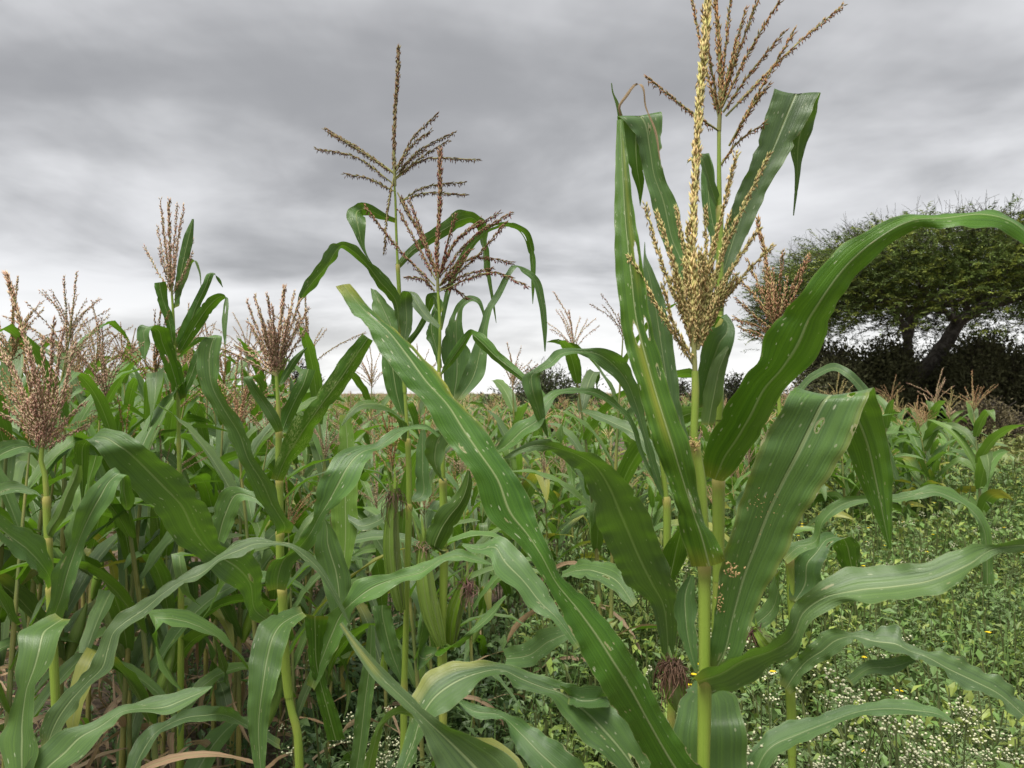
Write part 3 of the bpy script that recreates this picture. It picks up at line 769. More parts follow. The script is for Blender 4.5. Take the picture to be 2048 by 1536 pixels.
# ---- plant E: middle, red-brown tassel
E = Plant(1.65, [(876, 582), (877, 599), (880, 653), (878, 744), (884, 870), (886, 975), (888, 1103), (886, 1211), (884, 1289), (886, 1400)], [0.0028, 0.006, 0.008, 0.0095, 0.012],
          'maize plant left of the middle with a spreading red-brown tassel and an upright green ear')
E.leaf([(878, 755, 884, 748), (893, 720, 905, 728), (918, 683, 930, 694), (940, 659, 945, 668), (950, 662, 944, 676), (970, 675, 962, 697), (997, 703, 985, 720), (1025, 728, 1012, 740), (1052, 752, 1043, 762), (1078, 775, 1068, 782), (1110, 815, 1105, 820)], (1.63, 1.6, 1.55, 1.5), vis=-1, fold=0.35)
E.leaf([(905, 800, 925, 800), (925, 755, 965, 755), (945, 700, 974, 705), (962, 650, 976, 655), (972, 615, 985, 620), (990, 588, 1002, 592), (1012, 548, 1024, 548), (1026, 531, 1036, 534), (1046, 534, 1042, 543), (1074, 554, 1062, 558), (1089, 599, 1076, 602), (1094, 653, 1084, 653), (1091, 703, 1089, 703)], (1.63, 1.66, 1.7, 1.72), fold=0.3)
E.leaf([(893, 800, 920, 800), (888, 740, 940, 740), (886, 690, 940, 705), (896, 650, 928, 670), (904, 630, 924, 640), (918, 606, 928, 615), (938, 592, 943, 602), (958, 596, 954, 606), (968, 620, 963, 622), (970, 650, 969, 650)], (1.7, 1.74, 1.74), fold=0.2, mat='leaf_hole')
E.leaf([(884, 620, 878, 640), (872, 585, 866, 600), (855, 590, 868, 605), (850, 621, 858, 630), (833, 656, 846, 655), (812, 684, 822, 690), (800, 720, 804, 722)], (1.65, 1.7, 1.72), vis=-1)
E.leaf([(877, 735, 884, 735), (862, 690, 880, 690), (850, 667, 877, 645), (866, 618, 885, 607), (872, 600, 882, 598)], (1.66, 1.72), vis=-1)
E.leaf([(878, 660, 884, 660), (898, 560, 908, 566), (945, 478, 952, 490), (985, 450, 985, 460), (1015, 444, 1012, 454), (1040, 451, 1034, 460), (1059, 466, 1047, 473), (1068, 495, 1056, 500), (1071, 530, 1061, 535), (1069, 575, 1063, 575), (1066, 608, 1065, 608)], (1.68, 1.78, 1.85, 1.85), vis=-1)
E.leaf([(880, 1105, 900, 1098), (852, 1085, 885, 1105), (855, 1060, 905, 1065), (880, 1020, 918, 1040), (905, 1000, 935, 1010), (925, 965, 945, 970), (935, 940, 940, 942)], (1.62, 1.6), vis=-1, fold=0.4)
E.leaf([(885, 960, 893, 965), (860, 930, 885, 950), (850, 900, 890, 905), (860, 870, 905, 870), (900, 855, 920, 860), (930, 880, 940, 885), (950, 930, 945, 935)], (1.62, 1.6, 1.58), fold=0.25)
E.leaf([(883, 1290, 890, 1285), (870, 1305, 905, 1290), (905, 1290, 935, 1275), (945, 1255, 950, 1265), (985, 1215, 990, 1230), (1010, 1190, 1012, 1195)], (1.63, 1.6, 1.6), tilt=1.0)
C_.leaf([(1275, 1205, 1262, 1215), (1240, 1140, 1225, 1180), (1200, 1124, 1180, 1158), (1160, 1124, 1150, 1155), (1125, 1143, 1122, 1155)], (1.3, 1.4, 1.5), tilt=1.0, fold=0.2)
C_.leaf([(1210, 1275, 1205, 1285), (1150, 1258, 1145, 1275), (1095, 1258, 1110, 1300), (1050, 1288, 1060, 1332), (1008, 1300, 1013, 1334)], (1.28, 1.32, 1.4), tilt=0.8, fold=0.25)
C_.leaf([(1165, 1290, 1150, 1300), (1121, 1227, 1105, 1242), (1098, 1188, 1062, 1217), (1067, 1146, 1033, 1182), (1028, 1095, 990, 1147), (998, 1074, 980, 1112), (966, 1091, 945, 1105), (925, 1087, 924, 1092)], (1.2, 1.25, 1.32), tilt=0.9, fold=0.2, mat='leaf_hole')
E.leaf([(880, 1300, 888, 1300), (835, 1340, 850, 1290), (830, 1290, 868, 1225), (838, 1240, 860, 1220), (842, 1222, 852, 1221)], (1.66, 1.68), fold=0.3)
E.ear((884, 1295), (846, 1080), 27, d=1.62, silk=(0.26, 0.16, 0.11), drop=0.02, silks=50)
E.ear((900, 1300), (930, 1160), 22, d=1.68, silk=(0.20, 0.11, 0.09), drop=0.04, silks=60)
E.tassel([(876, 582), (874, 500), (880, 400), (880, 302)],
         [(997, 426, 915, 478, 873, 560), (1022, 426, 950, 470, 878, 556), (1011, 446, 945, 520, 880, 572), (910, 432, 892, 500, 876, 560), (1025, 525, 950, 514, 880, 570), (984, 536, 930, 550, 880, 578), (1053, 571, 985, 545, 880, 582), (936, 596, 905, 577, 876, 578), (813, 555, 843, 557, 870, 582), (732, 416, 800, 500, 870, 572), (798, 421, 838, 495, 872, 560), (803, 394, 845, 480, 873, 552), (820, 402, 850, 480, 874, 548), (960, 440, 905, 490, 875, 560), (940, 500, 905, 535, 878, 572)],
         REDB, size=0.0105, spread=0.5)

E.sheaths(750, 962, 1104, 1292)
# ---- plant F: tallest in the middle
F_ = Plant(1.72, [(789, 372), (791, 402), (792, 448), (795, 522), (798, 577), (801, 626), (804, 680), (810, 786), (815, 868), (818, 979), (816, 1100), (811, 1290), (808, 1390)], [0.0025, 0.004, 0.0065, 0.010, 0.012],
           'tallest maize plant in the middle, long brown central tassel spike above the others')
F_.leaf([(791, 437, 790, 446), (765, 425, 760, 438), (742, 411, 738, 431), (722, 405, 728, 431), (700, 416, 729, 431), (694, 426, 730, 434), (705, 457, 730, 462), (719, 489, 729, 489), (734, 516, 736, 513), (748, 535, 749, 534)], (1.72, 1.70, 1.66, 1.66), vis=-1, fold=0.2)
F_.leaf([(803, 660, 797, 668), (797, 585, 783, 608), (768, 552, 757, 577), (735, 517, 732, 538), (712, 494, 705, 513), (688, 484, 683, 496), (668, 487, 676, 512), (650, 514, 653, 548), (621, 550, 630, 575), (604, 580, 607, 598), (588, 630, 590, 630)], (1.71, 1.66, 1.6, 1.58), vis=-1, fold=0.3)
F_.leaf([(792, 530, 797, 540), (814, 500, 830, 507), (850, 470, 862, 489), (883, 446, 902, 466), (921, 422, 925, 454), (943, 424, 944, 446), (958, 433, 954, 456), (968, 446, 959, 480), (976, 503, 966, 525), (984, 571, 977, 571), (989, 606, 984, 606), (993, 646, 992, 646)], (1.74, 1.8, 1.84, 1.84), vis=-1, fold=0.25)
F_.leaf([(802, 690, 810, 695), (801, 640, 824, 650), (801, 592, 826, 588), (806, 583, 828, 584), (830, 586, 824, 606), (850, 614, 843, 633), (880, 652, 877, 658)], (1.69, 1.66, 1.62), fold=0.2, mat='leaf')
F_.leaf([(795, 700, 803, 692), (765, 655, 797, 645), (746, 618, 790, 625), (744, 595, 770, 600), (742, 577, 752, 580)], (1.76, 1.8), fold=0.2)
F_.leaf([(800, 830, 812, 835), (778, 790, 812, 800), (766, 745, 808, 750), (763, 710, 800, 700), (775, 680, 795, 670)], (1.75, 1.76), vis=-1, fold=0.25)
F_.leaf([(805, 880, 812, 885), (792, 838, 815, 850), (770, 815, 800, 830), (745, 800, 760, 818), (715, 805, 722, 820), (695, 825, 700, 835), (682, 850, 684, 852)], (1.7, 1.65, 1.6), fold=0.25)
F_.leaf([(680, 830, 700, 830), (678, 900, 712, 900), (665, 985, 715, 990), (668, 1060, 712, 1075), (680, 1160, 692, 1160)], (1.85, 1.82, 1.8), fold=0.25, mat='leaf_lime')
F_.leaf([(820, 1000, 826, 1005), (830, 985, 855, 1000), (832, 940, 858, 945), (835, 890, 855, 890), (842, 860, 850, 860)], (1.74, 1.78), fold=0.2)
F_.leaf([(812, 1010, 820, 1015), (790, 1000, 800, 1020), (755, 1030, 760, 1050), (720, 1040, 722, 1062), (695, 1030, 698, 1045)], (1.75, 1.8), tilt=1.0)
F_.leaf([(806, 1390, 815, 1385), (798, 1360, 806, 1350), (770, 1320, 800, 1300), (755, 1270, 790, 1265), (748, 1230, 780, 1215), (745, 1212, 784, 1210)], (1.72, 1.72), fold=0.25)
F_.leaf([(690, 1600, 715, 1600), (705, 1500, 732, 1500), (715, 1400, 745, 1400), (728, 1320, 752, 1320), (738, 1250, 748, 1250)], (1.62, 1.64), fold=0.3)
F_.ear((803, 1225), (788, 985), 24, d=1.68, silk=(0.10, 0.055, 0.035), drop=0.05, silks=50)
F_.tassel([(790, 372), (788, 300), (790, 220), (796, 141), (796, 98)],
          [(873, 230, 830, 272, 790, 340), (860, 262, 825, 290, 790, 345), (908, 266, 842, 298, 791, 350), (896, 282, 845, 313, 791, 355), (851, 298, 818, 322, 791, 358), (955, 319, 850, 318, 792, 358), (928, 364, 840, 378, 806, 400), (930, 389, 850, 386, 808, 400), (650, 257, 715, 295, 788, 345), (659, 266, 730, 308, 788, 348), (634, 298, 710, 313, 787, 368), (691, 348, 735, 356, 787, 382), (769, 501, 775, 420, 788, 350), (850, 474, 815, 425, 795, 385)],
          OLIV, size=0.010, spread=0.5)

F_.sheaths(534, 660, 882, 1012)
# ---- plant G: left of the middle
G = Plant(1.5, [(553, 752), (556, 804), (558, 865), (557, 898), (559, 968), (560, 1065), (560, 1112), (565, 1194), (567, 1250), (572, 1341), (580, 1408), (596, 1475)], [0.0035, 0.007, 0.0095, 0.012],
          'maize plant with a bushy pinkish tan tassel and a rust-speckled leaf, left of the middle')
G.leaf([(538, 1180, 570, 1180), (532, 1159, 577, 1160), (544, 1124, 591, 1119), (575, 1103, 620, 1093), (598, 1075, 640, 1065), (626, 1038, 652, 1028), (632, 1000, 685, 1000), (642, 960, 716, 962), (656, 942, 730, 928), (675, 913, 742, 914), (712, 896, 745, 905), (750, 888, 760, 900), (771, 867, 785, 888), (804, 855, 812, 863), (850, 850, 852, 859), (880, 870, 876, 875)], (1.48, 1.42, 1.42, 1.48, 1.5), fold=0.22, ripple=0.003)
G.leaf([(542, 958, 565, 962), (556, 912, 582, 930), (586, 846, 614, 891), (605, 827, 633, 856), (630, 797, 661, 813), (657, 757, 690, 778), (692, 708, 716, 735), (726, 668, 746, 682)], (1.48, 1.42, 1.4), vis=-1, fold=0.35, mat='leaf_rust')
G.leaf([(552, 865, 566, 862), (539, 844, 558, 835), (511, 799, 532, 795), (494, 770, 513, 770), (487, 757, 506, 755), (500, 752, 520, 752), (515, 765, 528, 765), (522, 785, 527, 785)], (1.49, 1.44, 1.47), fold=0.25)
G.leaf([(556, 868, 570, 868), (562, 834, 580, 852), (579, 790, 600, 812), (596, 760, 617, 776), (604, 737, 630, 740)], (1.53, 1.58), vis=-1, fold=0.2)
G.leaf([(555, 775, 563, 770), (566, 745, 580, 748), (585, 715, 600, 718), (612, 694, 614, 696)], (1.5, 1.52), vis=-1, fold=0.6)
G.leaf([(552, 1068, 580, 1066), (553, 1056, 586, 1050), (525, 1007, 563, 1015), (500, 960, 544, 965), (481, 921, 513, 921), (457, 863, 497, 874), (427, 818, 470, 825), (403, 762, 441, 775), (396, 710, 437, 725), (404, 682, 441, 690), (412, 674, 443, 673), (395, 680, 430, 674), (375, 696, 395, 688), (355, 714, 362, 714)], (1.48, 1.4, 1.36, 1.35, 1.37), fold=0.22)
G.leaf([(552, 1240, 538, 1252), (523, 1206, 500, 1235), (521, 1152, 480, 1180), (502, 1110, 440, 1155), (440, 1090, 395, 1110), (428, 1050, 345, 1072), (405, 1004, 316, 1018), (375, 962, 275, 985), (328, 922, 234, 937), (281, 887, 199, 900), (234, 863, 175, 882), (205, 864, 164, 884), (184, 880, 151, 895), (177, 920, 152, 925), (173, 957, 157, 957), (166, 1004, 163, 1004)], (1.48, 1.36, 1.25, 1.18, 1.2, 1.23), fold=0.18, ripple=0.003, tilt=0.9)
G.leaf([(600, 1215, 612, 1232), (570, 1222, 590, 1250), (540, 1238, 580, 1262), (516, 1260, 570, 1298), (504, 1312, 562, 1325), (500, 1345, 554, 1364), (498, 1453, 536, 1440), (510, 1536, 531, 1540), (522, 1600, 526, 1600)], (1.4, 1.3, 1.26, 1.24), fold=0.2, ripple=0.0025)
G.leaf([(606, 1228, 655, 1232), (612, 1260, 650, 1270), (618, 1320, 648, 1330), (640, 1420, 675, 1430), (655, 1480, 690, 1480)], (1.44, 1.5), vis=-1, fold=0.25)
G.leaf([(665, 1240, 690, 1235), (655, 1190, 700, 1190), (640, 1140, 702, 1155), (632, 1090, 678, 1085), (641, 1040, 660, 1050), (642, 1028, 643, 1030)], (1.6, 1.62), vis=1, fold=0.3)
G.leaf([(615, 1370, 630, 1380), (632, 1300, 660, 1320), (644, 1245, 680, 1290), (665, 1222, 698, 1237), (690, 1203, 712, 1212), (718, 1161, 758, 1195), (787, 1147, 805, 1163), (834, 1131, 845, 1158), (881, 1112, 890, 1123), (919, 1100, 915, 1121), (950, 1111, 948, 1126), (985, 1128, 984, 1130)], (1.48, 1.42, 1.4, 1.42), tilt=1.0, fold=0.2)
G.leaf([(560, 1480, 560, 1500), (490, 1435, 495, 1462), (455, 1417, 450, 1442), (420, 1413, 410, 1445), (375, 1421, 366, 1448), (340, 1437, 325, 1464), (300, 1455, 308, 1487), (272, 1485, 294, 1520), (255, 1536, 281, 1540), (240, 1590, 262, 1592)], (1.42, 1.25, 1.18, 1.15), tilt=1.1, fold=0.25)
G.leaf([(556, 1040, 562, 1046), (508, 985, 520, 1010), (460, 975, 490, 1000), (425, 1030, 470, 1040), (420, 1080, 450, 1085)], (1.55, 1.6), fold=0.2)
G.tassel([(553, 755), (555, 700), (562, 640), (568, 575)],
         [(510, 590, 527, 660, 550, 735), (495, 603, 520, 670, 550, 740), (535, 590, 543, 650, 552, 730), (588, 585, 575, 650, 555, 730), (615, 617, 588, 670, 556, 738), (425, 690, 490, 718, 550, 752), (545, 612, 549, 670, 553, 735), (600, 600, 580, 660, 556, 735), (520, 625, 535, 680, 551, 740), (580, 620, 570, 670, 555, 738), (530, 650, 540, 700, 552, 745), (570, 640, 562, 690, 554, 745), (610, 660, 585, 700, 556, 748), (505, 650, 525, 700, 551, 748), (598, 635, 578, 690, 555, 744), (470, 690, 510, 715, 551, 750)],
         PINK, size=0.0082, step=0.0032, spread=0.4, extra=14)

G.sheaths(866, 962, 1066, 1180, 1250)
# ---- plant H: left edge, big pink tassel
H = Plant(1.18, [(84, 895), (80, 910), (88, 941), (93, 992), (94, 1039), (96, 1079), (98, 1121), (101, 1187), (104, 1260), (110, 1375), (112, 1450)], [0.0035, 0.0055, 0.009, 0.012],
          'maize plant at the left edge with a large drooping pink tassel')
H.leaf([(95, 1178, 110, 1170), (85, 1157, 104, 1130), (50, 1130, 70, 1070), (0, 1080, 20, 1045), (-60, 1020, -40, 990)], (1.17, 1.05), fold=0.25)
H.leaf([(90, 1275, 115, 1270), (92, 1235, 128, 1225), (103, 1192, 140, 1195), (112, 1140, 155, 1150), (141, 1086, 172, 1080), (152, 1039, 200, 1035), (171, 992, 228, 992), (199, 960, 240, 960), (228, 939, 252, 951), (238, 948, 256, 955), (237, 975, 262, 985), (243, 1005, 265, 1010), (250, 1020, 258, 1020)], (1.16, 1.12, 1.1, 1.12, 1.16), fold=0.25)
H.leaf([(86, 1078, 102, 1080), (90, 1060, 110, 1062), (106, 1030, 130, 1035), (123, 990, 150, 985), (140, 953, 162, 955), (152, 928, 163, 932)], (1.18, 1.15), fold=0.5, mat='leaf_lime', vis=-1)
H.leaf([(170, 988, 180, 988), (172, 960, 190, 950), (176, 930, 202, 925), (180, 910, 206, 912)], (1.3, 1.3), vis=-1, mat='leaf_lime')
H.leaf([(112, 1232, 140, 1240), (70, 1250, 134, 1250), (44, 1264, 130, 1258), (38, 1300, 115, 1298), (37, 1335, 98, 1332), (34, 1387, 68, 1382), (14, 1448, 70, 1457), (2, 1478, 80, 1499), (14, 1540, 70, 1540), (30, 1620, 50, 1620)], (1.1, 1.04, 1.02, 1.0), fold=0.2)
H.leaf([(30, 1580, 90, 1600), (60, 1530, 131, 1536), (90, 1495, 164, 1515), (117, 1467, 200, 1480), (178, 1446, 225, 1455), (246, 1413, 253, 1428), (274, 1409, 300, 1422), (320, 1395, 335, 1431), (366, 1380, 370, 1415), (400, 1375, 410, 1390), (424, 1372, 425, 1374)], (1.0, 1.02, 1.06, 1.08), tilt=1.1, fold=0.2)
H.leaf([(80, 1500, 95, 1510), (94, 1434, 130, 1450), (122, 1394, 152, 1415), (167, 1354, 177, 1378), (188, 1321, 224, 1336), (199, 1288, 232, 1300), (216, 1258, 240, 1266), (234, 1237, 262, 1252), (270, 1211, 300, 1228), (320, 1178, 340, 1188), (352, 1159, 368, 1167), (398, 1134, 402, 1160), (440, 1109, 440, 1124), (474, 1087, 483, 1111), (509, 1077, 511, 1097), (549, 1082, 548, 1092), (586, 1089, 584, 1098), (610, 1102, 600, 1113), (640, 1130, 632, 1141), (673, 1185, 664, 1190), (703, 1253, 701, 1254)], (1.17, 1.15, 1.18, 1.22, 1.24, 1.25), tilt=1.1, fold=0.2)
H.leaf([(80, 912, 90, 915), (60, 890, 72, 905), (40, 880, 50, 905), (0, 890, 12, 920), (-40, 930, -30, 945)], (1.2, 1.25), fold=0.25)
H.leaf([(94, 1000, 100, 1005), (60, 975, 70, 990), (20, 965, 30, 985), (-20, 985, -15, 1000), (-50, 1020, -48, 1024)], (1.22, 1.25), tilt=1.0)
H.tassel([(84, 895), (72, 760), (40, 640), (14, 550)],
         [(-10, 690, 40, 770, 80, 880), (-30, 640, 30, 745, 80, 870), (108, 640, 100, 760, 84, 880), (126, 655, 110, 770, 85, 880), (150, 690, 122, 790, 86, 885), (168, 806, 130, 842, 88, 892), (176, 850, 135, 868, 90, 897), (-10, 822, 45, 852, 84, 895), (60, 700, 72, 790, 83, 880), (85, 680, 88, 780, 84, 880), (-20, 745, 35, 810, 82, 888), (140, 740, 118, 820, 87, 890), (20, 720, 52, 800, 82, 885), (40, 780, 62, 830, 83, 888), (115, 780, 104, 830, 86, 889), (75, 740, 78, 810, 84, 885)],
         PINK, size=0.0082, step=0.003, spread=0.4, extra=18)

H.sheaths(1000, 1080, 1178, 1272)
# ---- plant I: taller one in the left stand
I = Plant(2.3, [(344, 592), (346, 619), (349, 678), (355, 760), (358, 900), (362, 1100)], [0.0035, 0.007, 0.01, 0.012],
          'taller maize plant rising out of the left stand, upright reddish tassel beside an upright leaf')
I.leaf([(342, 690, 349, 690), (338, 673, 350, 668), (321, 614, 346, 635), (312, 585, 335, 598), (307, 566, 331, 563)], (2.28, 2.25), vis=-1, fold=0.25)
I.leaf([(350, 690, 358, 700), (368, 640, 388, 660), (385, 608, 398, 620), (405, 568, 417, 578), (420, 545, 430, 546), (437, 555, 432, 556), (446, 574, 445, 575)], (2.3, 2.35), vis=-1, fold=0.3)
I.leaf([(352, 705, 364, 708), (383, 640, 402, 656), (410, 603, 427, 620), (432, 588, 445, 600), (449, 590, 455, 596), (448, 610, 457, 610), (444, 640, 455, 640), (449, 690, 452, 690)], (2.3, 2.2), vis=-1)
I.leaf([(346, 620, 356, 612), (353, 545, 372, 548), (361, 500, 380, 508), (370, 468, 386, 478), (384, 438, 388, 438)], (2.3, 2.32), vis=-1, fold=0.3)
I.leaf([(350, 800, 372, 795), (328, 735, 357, 722), (311, 690, 340, 680), (298, 660, 331, 654), (284, 652, 310, 652), (275, 660, 302, 658), (278, 690, 300, 690), (286, 718, 290, 718)], (2.3, 2.2, 2.18), vis=-1, fold=0.2, mat='leaf_hole')
I.leaf([(358, 800, 368, 795), (375, 745, 392, 752), (390, 705, 405, 715), (400, 690, 408, 695)], (2.3, 2.35), vis=-1)
I.leaf([(348, 600, 352, 605), (362, 560, 375, 555), (372, 525, 385, 525), (383, 518, 392, 522), (396, 540, 400, 540), (402, 575, 403, 575)], (2.3, 2.28), vis=-1, mat='leaf_lime')
I.tassel([(344, 592), (341, 520), (339, 460), (338, 402)],
         [(321, 400, 330, 490, 343, 580), (355, 410, 348, 490, 344, 575), (368, 413, 353, 500, 345, 580), (290, 495, 318, 548, 343, 585), (315, 455, 328, 520, 343, 582), (385, 480, 362, 540, 346, 585), (385, 505, 365, 552, 347, 588), (325, 430, 333, 500, 343, 570), (362, 440, 352, 510, 345, 575), (318, 500, 330, 545, 343, 585)],
         PINK, size=0.012, step=0.007, spread=0.4)

# ------------------------------------------------------------------ maize grown from rules (stands and rows behind)
def leaf_curve(h0, az, length, width, e0, bend, twist, kink, n):
    k = np.linspace(0, 1, n)
    el = e0 - bend * k ** 1.5
    if kink is not None:
        el = el - np.where(k > kink[0], kink[1], 0.0)
    ds = length / (n - 1)
    rr = np.r_[0, np.cumsum(np.cos(el[:-1]) * ds)]
    z = h0 + np.r_[0, np.cumsum(np.sin(el[:-1]) * ds)]
    az_ = az + twist * 0.4 * k ** 2
    rad = np.stack([np.cos(az_), np.sin(az_), np.zeros(n)], -1)
    C = np.stack([np.cos(az) * rr, np.sin(az) * rr, z], -1) + rad * 0.0
    C[:, 0] += -np.sin(az) * twist * 0.12 * k ** 2 * length; C[:, 1] += np.cos(az) * twist * 0.12 * k ** 2 * length
    T = nrm(np.gradient(C, axis=0))
    side = nrm(np.cross(T, np.array([0, 0, 1.0])) + 1e-6)
    side = np.where(((side * np.array([math.sin(az), -math.cos(az), 0])).sum(1) < 0)[:, None], -side, side)
    N = np.cross(side, T)
    tw = twist * k ** 1.3
    S = side * np.cos(tw)[:, None] + N * np.sin(tw)[:, None]
    wp = width / 2 * np.interp(k, [0, 0.08, 0.35, 0.7, 0.9, 1.0], [0.45, 0.75, 1.0, 0.78, 0.36, 0.02])
    return C, S * wp[:, None]


def grow(seed, H, kind, lod):
    """parts of one maize plant standing at the origin: list of (name, mesh)"""
    r = np.random.default_rng(seed)
    parts = []
    tl = r.uniform(0.24, 0.34) * (H / 2) ** 0.5
    hs = H - tl
    lean = r.normal(0, 0.035, 2)
    n = 14 if lod == 0 else 6
    k = np.linspace(-0.03, 1, n)
    sp = np.stack([lean[0] * k ** 2 * H, lean[1] * k ** 2 * H, hs * k], -1)
    at = lambda z: np.array([lean[0] * (z / hs) ** 2 * H, lean[1] * (z / hs) ** 2 * H, 0])
    g_st = Geo()
    tube(g_st, sp, np.interp(k, [0, 0.6, 1], [0.0115, 0.008, 0.003]) * (1 + 0.12 * (np.arange(n) % 3 == 0)), 7 if lod == 0 else 4,
         yel=(np.arange(n) % 3 == 0) * 0.5 + (0.4 if kind == 'tall' else 0.0) * (k < 0.35))
    nl = int(r.integers(10, 13)) if kind == 'tall' else int(r.integers(9, 12))
    az0 = r.uniform(0, 6.28)
    leaves = []
    for i in range(nl):
        f = (i + 0.6) / nl
        h0 = hs * (0.10 + 0.86 * f) if kind == 'tall' else hs * (0.08 + 0.88 * f)
        az = az0 + math.pi * (i % 2) + r.normal(0, 0.35)
        dry = kind == 'tall' and f < 0.36 and r.random() < 0.85
        L = H * r.uniform(0.32, 0.44) * (1.0 if kind == 'tall' else 1.12) * (1.0 - 0.5 * max(0, f - 0.6) / 0.4) * (0.75 + 0.25 * min(1, f * 3))
        W = r.uniform(0.072, 0.105) * (H / 2) ** 0.5 * (1.0 if kind == 'tall' else 1.25) * (1 - 0.35 * max(0, f - 0.65) / 0.35)
        if kind == 'tall':
            e0, be = r.uniform(0.9, 1.25), r.uniform(1.2, 2.6)
        else:
            e0, be = r.uniform(0.85, 1.2), r.uniform(1.1, 2.3)
        if f > 0.85:
            be *= 0.6
        kink = (r.uniform(0.35, 0.7), r.uniform(0.8, 1.7)) if r.random() < 0.3 else None
        if dry:
            e0, be, W, L, kink = r.uniform(-0.3, 0.7), r.uniform(1.5, 2.4), W * 0.30, L * 0.8, None
        m = 15 if lod == 0 else 7
        C, S = leaf_curve(h0, az, L, W, e0, be, r.normal(0, 0.7) * (2.0 if dry else 1), kink, m)
        leaves.append((C + at(h0), S, dry, f))
    pal = (PINK, TANB, PINK, PALE, REDB)[seed % 5] if kind == 'tall' else (PALE, PINK, TAN)[seed % 3]
    gt = Geo()
    top = sp[-1]
    spike = spline(np.array([top, top + [lean[0] * 0.2, lean[1] * 0.2, tl * 0.55], top + [lean[0] * .5 + r.normal(0, .02), lean[1] * .5 + r.normal(0, .02), tl]]), 8)
    br = []
    for i in range(int(r.integers(9, 15))):
        b = top + np.array([0, 0, tl * r.uniform(0.0, 0.28)])
        a = r.uniform(0, 6.28); op = r.uniform(0.25, 1.0); ll = tl * r.uniform(0.5, 0.85)
        dh = np.array([math.cos(a), math.sin(a), 0]) * math.sin(op); up = np.array([0, 0, math.cos(op)])
        br.append(spline(np.array([b, b + (dh + up) * ll * 0.5, b + dh * ll * 1.05 + up * ll * 0.85]), 7))
    if lod == 0:
        tube(gt, spike, np.linspace(0.003, 0.001, 8), 4, col=(0.24, 0.25, 0.1))
        spikelets(gt, spike, 0.012, 0.008, pal, 3, 0.4, 0, 0.15)
        for b in br:
            tube(gt, b, np.linspace(0.0016, 0.0008, 7), 3, col=(0.25, 0.25, 0.1))
            spikelets(gt, b, 0.012, 0.010, pal, 2, 0.6, 0, 0.1)
    else:
        for b in [spike] + br[:9]:
            c = np.array(pal[0]) * 0.5 + np.array(pal[1]) * 0.5
            tube(gt, b, 0.0032 * (1 + 0.5 * (np.arange(len(b)) % 2)), 3, col=(c * 0.75 + np.array((0.12, 0.10, 0.05))) * r.uniform(0.85, 1.25))
    if lod < 2:
        parts.append(('stalk', g_st.mesh('stalk', M['stalk_low'])))
        for (C, S, dry, f) in leaves:
            g = Geo()
            yl = [(-0.1, 1.1, 0.5, 1.1, 0.8)] if (not dry and f < 0.45 and r.random() < 0.35) else None
            blade(g, C, S, -1, 4 if lod == 0 else 2, 0.25, 0.004 if lod == 0 else 0.0, rnd=r.random(), yel=yl)
            mat = M['leaf_dry'] if dry else (M['leaf_mid'] if kind == 'tall' else M['leaf_far'])
            parts.append(('dry_leaf' if dry else 'leaf', g.mesh('leaf', mat)))
        parts.append(('tassel', gt.mesh('tassel', M['tassel'], attrs=('col',))))
        if kind == 'tall' and lod == 0:
            g = Geo()
            h0 = hs * 0.45; a = r.uniform(0, 6.28)
            b = at(h0) + np.array([0, 0, h0]); dr = np.array([math.cos(a) * 0.3, math.sin(a) * 0.3, 0.95])
            kk = np.linspace(0, 1, 8)
            tube(g, b + dr * kk[:, None] * 0.2 + np.array([math.cos(a), math.sin(a), 0]) * 0.012, 0.021 * np.sin(np.pi * np.clip(kk * .8 + .15, 0, 1)), 8)
            parts.append(('ear', g.mesh('ear', M['husk'])))
        return parts
    return g_st, leaves, gt


def plant_copy(parts, x, y, rz, sc, label, group):
    o = tag(empty('maize_plant', (x, y, 0)), label, 'maize', group)
    o.rotation_euler = (0, 0, rz)
    o.scale = (sc, sc, sc)
    for nm, me in parts:
        link(nm, me, o)
    return o


TALL = [grow(100 + i, 2.0, 'tall', 0) for i in range(7)]
SHORT = [grow(200 + i, 1.4, 'short', 0) for i in range(6)]
TALL1 = [grow(300 + i, 2.0, 'tall', 1) for i in range(4)]
SHORT1 = [grow(400 + i, 1.4, 'short', 1) for i in range(6)]


def place(px, d, topy, lib, H0, label, group, i):
    X = (px - 1024) / F * d
    h = CAM_H + (785 - topy) / F * d
    return plant_copy(lib[i % len(lib)], X, d, rng.uniform(0, 6.28), h / H0, label, group)


